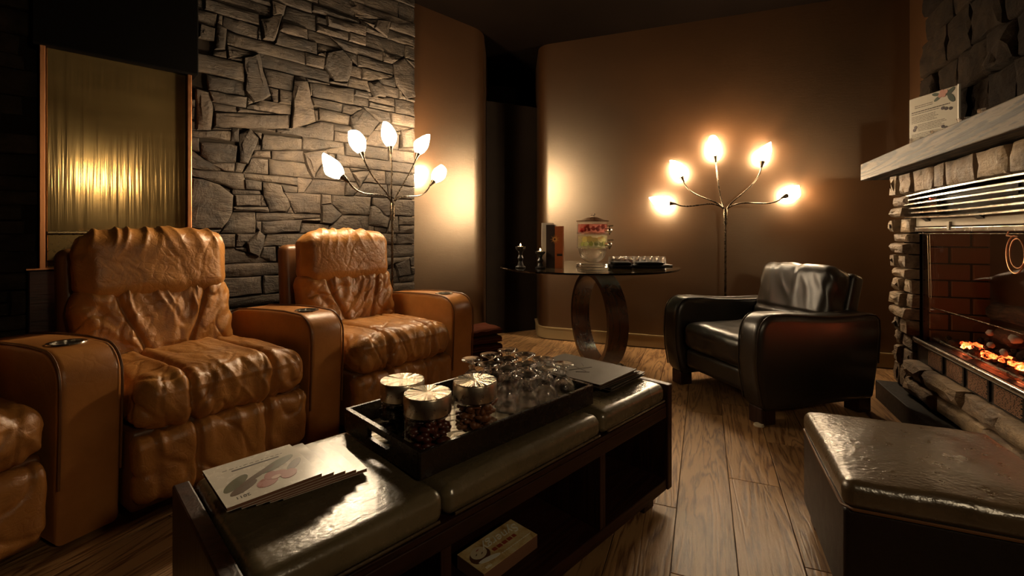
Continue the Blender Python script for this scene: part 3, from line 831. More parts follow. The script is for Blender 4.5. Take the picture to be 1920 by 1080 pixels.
def arm_profile():
    pts = [(-.50,.02),(-.515,.20),(-.525,.40),(-.528,.50)]
    for i in range(1, 9):
        a = math.pi/2*i/8; pts.append((-.528+.105*(1-math.cos(a)), .525+.10*math.sin(a)))
    pts += [(-.30,.628),(-.15,.622),(.0,.612),(.13,.60),(.20,.58),(.22,.55),(.22,.30),(.22,.02)]
    return pts
ARMW = .085
def make_arm(parent, xc):
    mb = MB(); mb.slab(arm_profile(), xc-ARMW, xc+ARMW, .022, 4)
    # cup holder cavity, cut with a boolean that is applied at once
    me = mb.mesh('armrest', LEATHA); tmp = bpy.data.objects.new('tmp', me); COL.objects.link(tmp)
    cb = MB(); cb.lathe([(.043,.55),(.043,.70)], 28, c=(xc,-.36,0)); cut = bpy.data.objects.new('tmpc', cb.mesh('c', LEATHA)); COL.objects.link(cut)
    md = tmp.modifiers.new('b', 'BOOLEAN'); md.operation = 'DIFFERENCE'; md.object = cut; md.solver = 'EXACT'
    dg = bpy.context.evaluated_depsgraph_get(); me2 = bpy.data.meshes.new_from_object(tmp.evaluated_get(dg))
    bpy.data.objects.remove(tmp); bpy.data.objects.remove(cut)
    arm = bpy.data.objects.new('armrest', me2); COL.objects.link(arm); arm.parent = parent; shaded(arm, 35)
    cz = .627
    m = MB(); m.lathe([(.0425,cz-.006),(.0425,cz+.0035),(.052,cz+.0045),(.054,cz+.001),(.052,cz-.003)], 32, c=(xc,-.36,0), close=True); shaded(m.build('cup_holder_ring', CHROME, arm))
    m = MB(); m.lathe([(.0415,cz-.004),(.040,cz-.07),(.0,cz-.071)], 28, c=(xc,-.36,0)); shaded(m.build('cup_holder_well', BLACKP, arm))
    pr = arm_profile()[1:-3]
    for sx in (-1, 1):
        m = MB(); m.tube([(xc+sx*(ARMW-.004), p[0]*1.0-(.001 if p[1] < .55 else 0), p[1]+.001) for p in pr], .0042, 6); shaded(m.build('piping', PIPE, arm))
    return arm
def make_recliner(k, seed, label, rot=52, fwd=0, side=0, bs=(0,0)):
    loc = C2 + U*(.885*k+side) + NN*fwd
    t = empty('recliner', loc, R(rot), label, 'armchair', 'row of tan leather recliners')
    m = MB(); m.rbox((0,-.17,.19), (.310,.33,.14), .02, 1, 2); shaded(m.build('base', PIPE, t))
    m = MB(); m.rbox((0,-.215,.405), (.312,.345,.088), .075, (96,84,12), 9, seat_disp(seed)); m.build('seat', LEATH, t, True)
    m = MB(); m.rbox((0,-.505,.195), (.310,.048,.115), .04, (88,4,36), 6, foot_disp(seed+3)); m.build('footrest', LEATH, t, True)
    tilt = Matrix.Translation((bs[0],bs[1],.45)) @ Matrix.Rotation(R(-13), 4, 'X')
    m = MB(); m.rbox((0,-.005,.13), (.298,.085,.20), .07, (88,6,60), 8, lumbar_disp(seed), M=tilt); m.build('lumbar_cushion', LEATH, t, True)
    tilt2 = Matrix.Translation((bs[0],.055+bs[1],.732)) @ Matrix.Rotation(R(-5), 4, 'X')
    m = MB(); m.rbox((0,-.005,.125), (.292,.085,.148), .075, (88,6,42), 9, head_disp(seed+7), M=tilt2); m.build('headrest', LEATH, t, True)
    m = MB(); m.rbox((0,.15,.59), (.305,.05,.355), .04, (2,2,2), 3, M=Matrix.Translation((bs[0],.02+bs[1]*.5,.0)) @ Matrix.Rotation(R(-4), 4, 'X')); shaded(m.build('back_shell', PIPE, t))
    make_arm(t, .420)
    return t
make_recliner(-1, 3.7, 'tan leather recliner with wrinkled headrest in front of the bronze water panel', 56, .07, .02, (-.035,.045))
make_recliner(0, 8.2, 'tan leather recliner beside the five-arm floor lamp, farthest from the camera')
make_recliner(-2, 5.1, 'tan leather recliner cut off by the left picture edge', 65, .25, .03)

# ------------------------------------------------------------------ coffee table (leather topped storage bench)
TB = Vector((.59, 1.72, 0)); TL, TW, TH = 1.44, .45, .45
ct = empty('storage_bench', TB, R(45), 'long dark wooden coffee table with padded leather top and open cubbies', 'table')
def pad_disp(seed):
    def f(p, n):
        d = .006*noise.noise(Vector((p.x*5+seed, p.y*5, 0)))
        return d if n.z > .2 else d*.3
    return f
for i, (a, b) in enumerate(((-TL+.034,-1.03),(-1.03,-.44),(-.44,-.034))):
    m = MB(); m.rbox(((a+b)/2, TW/2, .415), ((b-a)/2-.0012, TW/2-.003, .035), .026, (16,14,1), 4, pad_disp(i*3)); pad = m.build('top_pad', TABL, ct, True)
    m = MB(); m.tube([(a+.02, -.0005, .392),((a+b)/2,-.0015,.392),(b-.02,-.0005,.392)], .0032, 6); shaded(m.build('stitched_welt', OTTL, pad))
for (a, b) in ((-TL,-TL+.032),(-.032,0)):
    m = MB(); m.rbox(((a+b)/2, TW/2, .252), ((b-a)/2, TW/2+.004, .192), .004, 1, 1); m.build('end_panel', DWOODZ, ct)
m = MB(); m.rbox((-TL/2, TW/2+.0, .08), (TL/2-.033, TW/2-.002, .02), .003, 1, 1); m.build('bottom_board', DWOOD, ct)
m = MB(); m.rbox((-TL/2, TW/2, .372), (TL/2-.033, TW/2-.004, .0075), .002, 1, 1); m.build('top_board', DWOOD, ct)
m = MB(); m.rbox((-TL/2, .012, .345), (TL/2-.033, .010, .020), .003, 1, 1); m.build('front_rail', DWOOD, ct)
m = MB(); m.rbox((-TL/2, TW-.014, .23), (TL/2-.033, .010, .133), .002, 1, 1); m.build('back_panel', DWOOD, ct)
for x in (-1.03,-.44):
    m = MB(); m.rbox((x, TW/2-.012, .2315), (.014, TW/2-.015, .130), .002, 1, 1); m.build('divider', DWOODZ, ct)
for (x, y) in ((-.10,.07),(-.10,TW-.07),(-TL+.10,.07),(-TL+.10,TW-.07)):
    m = MB(); m.rbox((x, y, .030), (.035,.035,.030), .004, 1, 1); m.build('foot', DWOODZ, ct)
def bench(x, y, z): return TB + U*x + Vector((-U.y, U.x, 0))*y + Vector((0,0,z))
TOPZ = .4555
# ------------------------------------------------------------------ tray with jars and goblets
tray_c = bench(-.70, .075, TOPZ)                # front near corner region
TX0, TX1, TY0, TY1 = -1.056, -.405, .062, .432
tr = empty('serving_tray', bench(0,0,TOPZ), R(45), 'dark rectangular serving tray holding jars and goblets on the coffee table', 'tray')
def traymat():
    m, nt, b = nodes('embossed tray base'); v = coords(nt)
    wv = nt.nodes.new('ShaderNodeTexWave'); wv.wave_type = 'RINGS'; wv.inputs['Scale'].default_value = 9; wv.inputs['Distortion'].default_value = 14; wv.inputs['Detail'].default_value = 1.5; nt.links.new(v, wv.inputs['Vector'])
    setp(b, col=(.62,.52,.36), rough=.35, metal=.1); bump(nt, b, wv.outputs['Fac'], .6, .006); return m
TRIM = plain('espresso tray wood', (.016,.010,.007), .28, spec=.6)
m = MB(); m.box(TX0+.008, TX1-.008, TY0+.008, TY1-.008, .001, .010); m.build('tray_base', traymat(), tr)
HT = .062
m = MB(); m.rbox(((TX0+TX1)/2, TY0+.006, HT/2), ((TX1-TX0)/2, .006, HT/2), .003, 1, 2); m.build('long_side', TRIM, tr)
m = MB(); m.rbox(((TX0+TX1)/2, TY1-.006, HT/2), ((TX1-TX0)/2, .006, HT/2), .003, 1, 2); m.build('long_side', TRIM, tr)
for x in (TX0+.006, TX1-.006):                  # short sides with a grip slot
    m = MB(); yc = (TY0+TY1)/2
    m.box(x-.006, x+.006, TY0+.012, TY1-.012, 0, .022); m.box(x-.006, x+.006, TY0+.012, yc-.055, .022, .046); m.box(x-.006, x+.006, yc+.055, TY1-.012, .022, .046); m.box(x-.006, x+.006, TY0+.012, TY1-.012, .046, HT)
    m.build('short_side', TRIM, tr)
BZ = TOPZ+.0105
def lidmat():
    m, nt, b = nodes('spun steel lid'); setp(b, col=(.55,.47,.35), rough=.24, metal=1.0, aniso=.9); b.inputs['Anisotropic Rotation'].default_value = .25
    tg = nt.nodes.new('ShaderNodeTangent'); tg.direction_type = 'RADIAL'; tg.axis = 'Z'; nt.links.new(tg.outputs[0], b.inputs['Tangent'])
    v = coords(nt); nz = nt.nodes.new('ShaderNodeVectorMath'); nz.operation = 'MULTIPLY'; nz.inputs[1].default_value = (1,1,0); nt.links.new(v, nz.inputs[0])
    nm = nt.nodes.new('ShaderNodeVectorMath'); nm.operation = 'NORMALIZE'; nt.links.new(nz.outputs[0], nm.inputs[0])
    ln = nt.nodes.new('ShaderNodeVectorMath'); ln.operation = 'LENGTH'; nt.links.new(nz.outputs[0], ln.inputs[0])
    f = ntex(nt, nm.outputs[0], 2.6, 3, .6); mu = nt.nodes.new('ShaderNodeMath'); mu.operation = 'MULTIPLY'; nt.links.new(f, mu.inputs[0]); nt.links.new(ln.outputs['Value'], mu.inputs[1])
    bump(nt, b, mu.outputs[0], 1.0, .35)
    return m
LID = lidmat()
def jar(loc, r, h, label, contents, seed):
    j = empty('storage_jar', loc, 0, label, 'jar', 'glass jars on the tray')
    body = [(.0,.0),(r*.94,.0),(r*.98,.005),(r*.98,h*.60),(r*.93,h*.66),(r*.95,h*.69),(r*.90,h*.70),(r*.90,h*.71)]
    m = MB(); m.lathe(body, 40); shaded(m.build('jar_body', TGLASS, j), 50)
    m = MB(); m.lathe([(r*.955,h*.655),(r*.975,h*.668),(r*.955,h*.68),(r*.93,h*.668)], 40, close=True); shaded(m.build('neck_ring', GLASS, j))
    m = MB(); m.lathe([(r*.90,h*.69),(r*1.0,h*.70),(r*1.01,h*.72),(r*1.01,h*.975),(r*.985,h)], 48); shaded(m.build('lid_band', STEELB, j), 40)
    def spun(p, a, h=h, seed=seed):
        return p
    m = MB(); m.lathe([(.0005,h+.0022),(r*.5,h+.0022),(r*.985,h+.0020),(r*.985,h-.003),(.0005,h-.003)], 60, close=True, fn=spun); m.build('lid_top', LID, j)
    rj = random.Random(seed); m = MB()
    for i in range(140):
        a = rj.uniform(0, 6.28); q = r*.82*math.sqrt(rj.random()); s_ = rj.uniform(.009,.013)
        m.blob((q*math.cos(a), q*math.sin(a), .012+rj.random()*h*.56), s_, i+seed, .5, 1, (rj.uniform(.8,1.6), rj.uniform(.6,1.2), rj.uniform(.6,1.1)))
    tag(m.build('jar_contents', contents, j, True), kind='stuff')
def wpt(x, y): return Vector((x, y, BZ))
DARKC = plain('dark cacao bits', (.010,.007,.005), .6); DRIED = plain('dried red fruit', (.075,.014,.006), .35, spec=.7); NUTS = plain('roasted nuts', (.17,.060,.020), .45)
jar(wpt(-.290,1.228), .057, .145, 'steel-lidded glass jar with dark contents, nearest the recliners', DARKC, 1)
jar(wpt(-.205,1.128), .057, .145, 'steel-lidded glass jar of dried red fruit, frontmost on the tray', DRIED, 2)
jar(wpt(-.098,1.225), .057, .145, 'steel-lidded glass jar of roasted brown nuts beside the goblets', NUTS, 3)
gob = MB()
gob.lathe([(.0395,0),(.0405,.002),(.0395,.03),(.034,.055),(.022,.074),(.0105,.084),(.0085,.090),(.0125,.095),(.0085,.100),(.010,.108),(.026,.1135),(.036,.117),(.0365,.1195),(.034,.121),(.0,.1195)]
          , 28)
g_out = gob
gob2 = MB()
gob2.lathe([(.0,.1195),(.030,.1205),(.0365,.1195),(.036,.1165),(.024,.112),(.0105,.106),(.0085,.100),(.0125,.095),(.0085,.090),(.0115,.083),(.023,.073),(.034,.055),(.0395,.03),(.0410,.0),(.0392,.0),(.0378,.03),(.0323,.053),(.021,.069),(.0,.075)], 28)
gme = gob2.mesh('glass_goblet', GOBG, True)
cn = ['nearest the jars', 'in the middle file', 'nearest the folders']; rn = ['front row', 'second row from the front', 'third row from the front', 'back row']
for i in range(3):
    for j in range(4):
        o = bpy.data.objects.new('glass_goblet', gme); COL.objects.link(o)
        o.location = bench(-.645+.0835*i, .128+.0825*j, .0)+Vector((0,0,BZ)); o.rotation_euler = (0,0,R(45))
        tag(o, 'upturned clear stemmed goblet on the tray, %s, %s' % (rn[j], cn[i]), 'glass', 'upturned goblets on the tray')
# ------------------------------------------------------------------ folders at the far end of the table
FOLD = leather('grey folder cover', (.060,.048,.034), (.085,.068,.05), rough=.5, spec=.4, fine=.5, crease=.0)
fz = TOPZ+.004
for i, (x, y, rot, lab) in enumerate(((-.160,.250,3,'black menu folder lying undermost at the far end of the coffee table'),(-.190,.258,-1,'black menu folder lying in the middle of the stack of three'),(-.218,.252,2,'embossed grey-black menu folder on top of the stack beside the goblets'))):
    f = empty('menu_folder', bench(x, y, 0)+Vector((0,0,fz)), R(45+rot), lab, 'folder', 'menu folders')
    m = MB(); m.rbox((0,0,.0016), (.125,.165,.0016), .001, 1, 1); m.build('back_cover', FOLD, f)
    m = MB(); m.box(-.118, .118, -.158, .158, .0033, .0085); m.build('pages', PAPERE if i else INK, f)
    m = MB(); m.rbox((0,0,.0102), (.125,.165,.0016), .001, 1, 1); m.build('front_cover', FOLD, f)
    if i == 2:
        m = MB()
        for (a, b, c, d) in ((-.06,.01,.03,-.03),(-.03,-.045,.0,.04),(-.05,.045,-.03,.08),(.0,.03,.03,.07),(-.02,.075,.03,.06),(-.06,-.02,-.03,-.06),(.02,.0,.05,.03),(-.045,.10,.02,.10),(-.01,.085,.0,.12),(.03,.10,-.03,.125)):
            m.tube([(a,b,.0122),(c,d,.0122)], .0012, 5)
        m.build('embossed_characters', INK, f)
    fz += .0122
# ------------------------------------------------------------------ fanned magazines
def cover_mat(name, seed, light):
    m, nt, b = nodes(name); v = coords(nt); n_ = ntex(nt, v, 9+seed, 4, .5, .5)
    r = ramp(nt, [(.38,(.24,.19,.12)),(.55,(.70,.64,.54)),(.8,(.82,.77,.68))] if light else [(.35,(.10,.07,.04)),(.55,(.45,.39,.30)),(.75,(.8,.75,.66))]); nt.links.new(n_, r.inputs['Fac'])
    nt.links.new(r.outputs['Color'], b.inputs['Base Color']); setp(b, rough=.28, spec=.5); return m
COVER = plain('glossy white cover', (.74,.69,.60), .25); CV = [cover_mat('photo cover %d' % i, i, i % 2) for i in range(4)]
mags = ['undermost of the fan, nearest the tray', 'fourth from the top of the fan', 'third from the top of the fan', 'second from the top of the fan', 'with a pink orchid cover on top of the fan']
mz = TOPZ+.004
MX, MY = .088, .094
LEAFG = plain('cover leaf', (.10,.10,.045), .35); ORCH = plain('cover orchid', (.50,.22,.20), .3); ORCL = plain('cover orchid light', (.75,.5,.45), .3); SHAD = plain('cover brown branch', (.12,.07,.04), .35)
for i in range(5):
    x = -1.315 + (4-i)*.0285; y = .262 + (4-i)*.004
    g = empty('magazine', bench(x, y, 0)+Vector((0,0,mz)), R(45+ (4-i)*-1.2), 'glossy booklet on the coffee table, '+mags[i], 'magazine', 'fanned booklets')
    th = .0075
    m = MB(); m.box(-MX+.001, MX-.001, -MY+.001, MY-.001, .0006, th-.0006); m.build('pages', PAPERE, g)
    m = MB(); m.box(-MX, MX, -MY, MY, 0, .0006); m.build('back_cover', COVER, g)
    m = MB(); m.box(-MX, MX, -MY, MY, th-.0006, th); cv = m.build('front_cover', COVER if i == 4 else CV[i], g)
    if i == 4:
        def sp(pts, mat, nm, dz):
            n = len(pts); mm = MB(); mm.add([(p[0],p[1],th) for p in pts]+[(p[0],p[1],th+dz) for p in pts], [tuple(reversed(range(n))), tuple(range(n,2*n))]+[(a,(a+1) % n,n+(a+1) % n,n+a) for a in range(n)]); mm.build(nm, mat, g)
        def ell(cx, cy, a, b, rot, n=18): return [(cx+a*math.cos(t)*math.cos(rot)-b*math.sin(t)*math.sin(rot), cy+a*math.cos(t)*math.sin(rot)+b*math.sin(t)*math.cos(rot)) for t in [2*math.pi*k/n for k in range(n)]]
        sp(ell(-.052,-.012,.014,.036,-.75), LEAFG, 'printed_leaf', .0003); sp(ell(-.045,-.04,.012,.032,-1.0), SHAD, 'printed_branch', .00040)
        sp(ell(.035,.015,.014,.044,-1.05), LEAFG, 'printed_leaf', .00035); sp(ell(-.01,-.006,.007,.05,-1.0), SHAD, 'printed_branch', .00050); sp(ell(.060,-.012,.010,.03,-.7), SHAD, 'printed_branch', .00045)
        for pi_, (cx, cy, a, b, rot) in enumerate(((-.005,-.05,.022,.017,.6),(.02,-.032,.020,.015,.2),(.008,-.028,.018,.012,1.2),(.038,-.045,.020,.015,.9))): sp(ell(cx,cy,a,b,rot), ORCH, 'printed_petal', .0006+.00008*pi_)
        sp(ell(.014,-.042,.010,.007,.3), ORCL, 'printed_petal', .0011)
        sp([(-.045,.045),(.048,.045),(.048,.050),(-.045,.050)], INK, 'title_bar', .0003)
        rl = random.Random(2); x_ = -.06
        while x_ < .06: L = rl.uniform(.003,.009); sp([(x_,.058),(x_+L,.058),(x_+L,.0595),(x_,.0595)], INK, 'printed_line', .0003); x_ += L+.004
        text('2011', .013, INK, g, Matrix.Translation((-.055,-.072,th+.0002)) @ Matrix.Rotation(math.pi, 4, 'Z'))
        sp([(-.066,-.058),(-.050,-.058),(-.050,-.0565),(-.066,-.0565)], INK, 'printed_line', .0003)
    mz += th+.0002
# ------------------------------------------------------------------ flyers in the cubbies
def card_mat():
    m, nt, b = nodes('tan portrait card'); v = coords(nt); n_ = ntex(nt, v, 22, 5, .6, .8)
    r = ramp(nt, [(.3,(.42,.22,.06)),(.5,(.72,.52,.24)),(.72,(.82,.72,.46))]); nt.links.new(n_, r.inputs['Fac']); nt.links.new(r.outputs['Color'], b.inputs['Base Color']); setp(b, rough=.3); return m
CARD = card_mat(); WHITEP = plain('white print', (.85,.82,.72), .4); BRICKR = plain('rust print', (.38,.075,.03), .4); SKIN = plain('pale printed face', (.72,.60,.40), .4); HAIR = plain('printed dark hair', (.12,.05,.02), .4)
fl = empty('flyer_stack', bench(-.752,.135,.1012), R(45+2), 'stack of tan rack cards with white script lettering in the middle cubby', 'flyers')
CX, CY, CT = .105, .052, .038
m = MB(); m.rbox((0,0,CT/2-.0004), (CX,CY,CT/2-.0008), .0008, 1, 1); m.build('cards', PAPERE, fl)
m = MB(); m.box(-CX, CX, -CY, CY, CT-.0012, CT); m.build('top_card', CARD, fl)
def fsp(pts, mat, nm, dz=.0004):
    n = len(pts); mm = MB(); mm.add([(p[0],p[1],CT) for p in pts]+[(p[0],p[1],CT+dz) for p in pts], [tuple(reversed(range(n))), tuple(range(n,2*n))]+[(a,(a+1) % n,n+(a+1) % n,n+a) for a in range(n)]); mm.build(nm, mat, fl)
fsp(ell(-.066,.004,.034,.026,.3), HAIR, 'printed_hair', .0003); fsp(ell(-.062,.014,.026,.021,.3), SKIN, 'printed_face', .0005)
fsp(ell(-.055,-.022,.034,.008,-.2), WHITEP, 'printed_collar', .0004)
for (a, b) in ((-.072,.012),(-.056,.007)): fsp(ell(a,b,.0048,.0014,.5), HAIR, 'printed_eye', .0007)
fsp(ell(-.058,.024,.006,.0016,.2), BRICKR, 'printed_mouth', .0007)
text('Synergy', .044, WHITEP, fl, Matrix.Translation((.030,.019,CT+.0004)) @ Matrix.Rotation(math.pi, 4, 'Z'), shear=.35)
for (a, b) in ((-.028,-.014),(-.010,.006),(.010,.026),(.030,.046),(.050,.062)): fsp([(a,-.012),(b,-.012),(b,.0),(a,.0)], BRICKR, 'rust_lettering')
x_ = -.02
while x_ < .095: fsp([(x_,-.033),(x_+.006,-.033),(x_+.006,-.0305),(x_,-.0305)], WHITEP, 'printed_line'); x_ += .0085
text('FREE', .010, WHITEP, fl, Matrix.Translation((-.078,-.041,CT+.0004)) @ Matrix.Rotation(math.pi, 4, 'Z'))
f2 = empty('flyer_stack', bench(-.362,.175,.103), R(45+28), 'small pale green leaflet stack half hidden in the far cubby', 'flyers')
m = MB(); m.rbox((0,0,.009), (.045,.05,.009), .001, 1, 1); m.build('leaflets', PAPERE, f2)
m = MB(); m.box(-.045,.045,-.05,.05,.018,.0188); m.build('top_leaflet', plain('pale green leaflet', (.46,.56,.40), .35), f2)
m = MB()
n = 14; a_ = [(.028*math.cos(t)-.01, .028*math.sin(t)) for t in [math.pi*k/13-math.pi/2 for k in range(14)]]; b_ = [(.018*math.cos(t)-.01, .018*math.sin(t)) for t in [math.pi*k/13-math.pi/2 for k in range(14)]]
m.add([(p[0],p[1],.0192) for p in a_]+[(p[0],p[1],.0192) for p in b_], [(k,k+1,n+k+1,n+k) for k in range(13)]); m.build('printed_arc', WHITEP, f2)
# ------------------------------------------------------------------ black leather armchair
ac = empty('club_chair', (1.548, 2.87, 0), math.atan2(-.96,.27), 'black leather club chair with curved arms in front of the back wall', 'armchair')
def rsm(seed, a=.006, crown=.02, ax='z'):
    def f(p, n):
        k = {'z': n.z, 'y': -n.y}[ax]; d = crown*max(0,k)*max(0,1-(p.x/.3)**2)
        d += a*noise.noise(Vector((p.x*7+seed,p.y*7,p.z*7)))
        d += a*.8*(ridged(Vector((p.x*11+p.z*5+seed,p.z*5+p.y*6,seed)),4)-.3)
        return d
    return f
def chair_arm(x0, x1):
    pr = [(-.36,.075),(-.40,.125),(-.425,.25),(-.432,.34),(-.428,.44)]
    for i in range(0, 8):
        a = math.pi*.06+math.pi*.44*i/7; pr.append((-.425+.10*(1-math.cos(a)), .46+.12*math.sin(a)))
    pr += [(-.22,.578),(-.10,.566),(.05,.555),(.20,.552),(.33,.556),(.39,.548),(.42,.52),(.425,.45),(.41,.28),(.38,.125),(.35,.075)]
    m = MB(); m.slab(pr, x0, x1, .042, 6); o = m.build('armrest', BLACKL, ac); shaded(o, 50)
    for x in (x0+.012, x1-.012):
        m = MB(); m.tube([(x, p[0]*.985, p[1]-.006) for p in pr[1:-2]], .004, 6); shaded(m.build('piping', BLACKL, o))
chair_arm(-.415,-.265); chair_arm(.265,.415)
m = MB(); m.rbox((0,-.06,.335), (.262,.335,.082), .06, (22,24,4), 5, rsm(2)); m.build('seat', BLACKL, ac, True)
m = MB(); m.rbox((0,-.01,.19), (.266,.355,.065), .035, (4,4,2), 4); m.build('seat_frame', BLACKL, ac, True)
Mb = Matrix.Translation((0,.205,.36)) @ Matrix.Rotation(R(-15), 4, 'X')
def back_d(p, n):
    d = rsm(6, .007, .028, 'y')(p, n); d -= .014*groove(p.z+.055+.02*p.x, .008)*(1 if n.y < -.2 else 0)
    d -= .006*groove(p.x-.03, .012)*max(0,p.z)*4*(1 if n.y < 0 else 0); return d
m = MB(); m.rbox((0,.02,.205), (.268,.085,.245), .06, (26,4,26), 5, back_d, M=Mb); m.build('backrest', BLACKL, ac, True)
m = MB(); m.rbox((0,.115,.14), (.285,.05,.30), .035, (3,2,3), 4, M=Mb); m.build('back_shell', BLACKL, ac, True)
for (x, y) in ((-.34,-.33),(.34,-.33),(-.34,.33),(.34,.33)):
    m = MB(); m.rbox((x,y,.045), (.045,.045,.045), .005, 1, 1); m.build('leg', DWOODZ, ac)
m = MB(); m.lathe([(.0,0),(.024,0),(.026,.004),(.022,.012),(.0,.013)], 20, c=(.375,-.385,0)); shaded(m.build('floor_glide', plain('pale glide', (.6,.5,.35), .4), ac))
# ------------------------------------------------------------------ ottoman
ot = empty('ottoman', (1.027, 1.640, 0), R(-22.5), 'square dark leather ottoman in front of the fireplace', 'ottoman')
OW, OD, OZ = .50, .52, .378
def od(p, n):
    d = (.016*(1-(p.x/.26)**2)*(1-(p.y/.27)**2)+.003*noise.noise(Vector((p.x*9,p.y*9,0))))*max(0,n.z)
    return d
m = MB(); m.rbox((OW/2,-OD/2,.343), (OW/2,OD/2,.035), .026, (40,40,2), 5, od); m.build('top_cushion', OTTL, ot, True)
m = MB(); m.rbox((OW/2,-OD/2,.185), (OW/2-.002,OD/2-.002,.129), .012, 2, 2); shaded(m.build('body', leather('shaded ottoman leather', (.007,.003,.002), (.013,.005,.003), rough=.45, spec=.4, fine=.5, crease=.05), ot))  # shade on the ottoman's sides is put into this darker leather colour
m = MB(); 
m.tube([(.03,.0,.314),(.001,-.02,.314),(-.001,-OD/2,.314),(.001,-OD+.02,.314),(.02,-OD+.0,.314),(OW/2,-OD-.001,.314),(OW-.02,-OD,.314)], .004, 6); shaded(m.build('piping', PIPE, ot))
for (x, y) in ((.05,-.05),(OW-.05,-.05),(.05,-OD+.05),(OW-.05,-OD+.05)):
    m = MB(); m.rbox((x,y,.029), (.03,.03,.029), .004, 1, 1); m.build('foot', DWOODZ, ot)
# ------------------------------------------------------------------ floor lamps
SHP = [(.014,.0),(.024,.006),(.040,.03),(.049,.058),(.051,.08),(.045,.108),(.036,.128)]
def floor_lamp(base, joint_z, bulbs, label, tips):
    lp = empty('floor_lamp', base, 0, label, 'lamp', 'five-arm floor lamps')
    def L(p): return Vector(p)-Vector(base)
    m = MB(); m.lathe([(.0,.0),(.125,.0),(.13,.006),(.125,.014),(.04,.026),(.014,.04),(.0,.042)], 32); shaded(m.build('base', DMETAL, lp))
    m = MB(); m.tube([(0,0,.03),(0,0,joint_z-.12)], .0085, 12); shaded(m.build('pole', DMETAL, lp))
    m = MB(); m.lathe([(.0085,joint_z-.15),(.016,joint_z-.148),(.017,joint_z-.10),(.016,joint_z-.035),(.012,joint_z-.02),(.0,joint_z-.02)], 16); shaded(m.build('collar', DMETAL, lp))
    j = Vector((0,0,joint_z-.03))
    for i, (b, tip) in enumerate(zip(bulbs, tips)):
        c = L(b); tip = Vector(tip).normalized(); foot = c - tip*.065; sock = foot - tip*.045
        sp = Vector((sock.x, sock.y, 0)); sp = sp.normalized() if sp.length > .02 else Vector((0.001,0,0))
        p0 = j + sp*.008; h = (sock-p0)
        c1 = p0 + Vector((0,0,.10)) + sp*.05; c2 = sock - tip*(.16*min(1,h.length/.35))
        if abs(h.z) < .2: c1 = p0 + Vector((0,0,.11)) + sp*.10; c2 = sock - tip*.12 - Vector((0,0,.06))
        path = []
        for k in range(25):
            t = k/24; q = p0*(1-t)**3 + c1*3*t*(1-t)**2 + c2*3*t*t*(1-t) + sock*t**3; path.append(q)
        m = MB(); m.tube(path, .0055, 8); arm = m.build('gooseneck_arm', DMETAL, lp); shaded(arm)
        q = Vector((0,0,1)).rotation_difference(tip).to_matrix().to_4x4()
        m = MB(); m.lathe([(.006,-.05),(.008,-.047),(.010,-.03),(.017,-.006),(.020,.006),(.016,.006),(.0,.0)], 16, M=Matrix.Translation(foot) @ q); shaded(m.build('socket', DMETAL, arm))
        ph = i*2.1
        def slant(p, a, ph=ph):
            k = max(0, (p.z-.05)/.075); return Vector((p.x, p.y, p.z + .034*k*k*math.cos(a-ph)))
        m = MB(); m.lathe(SHP+[(.031,.124),(.038,.105),(.043,.078)], 24, M=Matrix.Translation(foot) @ q, fn=slant)
        m.f = m.f[:-1]
        shaded(m.build('glass_shade', SHADEM, arm), 60)
        ld = bpy.data.lights.new('bulb', 'POINT'); ld.energy = BULB_W; ld.color = WARM; ld.shadow_soft_size = .012
        lo = bpy.data.objects.new('bulb', ld); COL.objects.link(lo); lo.parent = arm; lo.location = foot + tip*.092
    return lp
L1 = C2 + U*.40 - NN*.20; L1.z = 0
floor_lamp(L1, 1.235, [at(625,317,2.70), at(671,268,2.92), at(730,257,3.14), at(789,273,3.40), at(822,328,3.56)],
           'dark five-arm floor lamp behind the recliners at the stone wall', [(-.75,-.1,.65),(-.35,0,.95),(-.1,0,1),(.32,.2,1),(.5,.35,.75)])
L2 = Vector((1.683, 3.66, 0))
floor_lamp(L2, 1.215, [at(1240,380,3.80), at(1272,318,3.82), at(1339,278,3.75), at(1432,288,3.63), at(1487,362,3.55)],
           'dark five-arm floor lamp behind the black club chair', [(-1,.30,.10),(-.35,.12,.95),(-.1,.03,1),(.2,.06,1),(.85,.22,.32)])
# small sconce behind the photographer; its reflection shows in the water panel
sc_p = Vector((1.14, -.55, 1.627))
sco = empty('wall_sconce', sc_p, R(67.5), 'small frosted globe sconce on the side wall behind the photographer', 'lamp')
m = MB(); m.lathe([(.0,0),(.05,0),(.045,.012),(.0,.016)], 20, M=Matrix.Translation((0,-.12,0)) @ Matrix.Rotation(R(-90),4,'X')); m.build('wall_plate', DMETAL, sco)
m = MB(); m.tube([(0,-.11,0),(0,-.05,-.01),(0,-.02,-.03)], .006, 8); m.build('bracket', DMETAL, sco)
m = MB(); m.blob((0,0,0), .085, 0, 0, 3); m.build('globe', emit('glowing globe', (1,.78,.48), 72), sco, True)
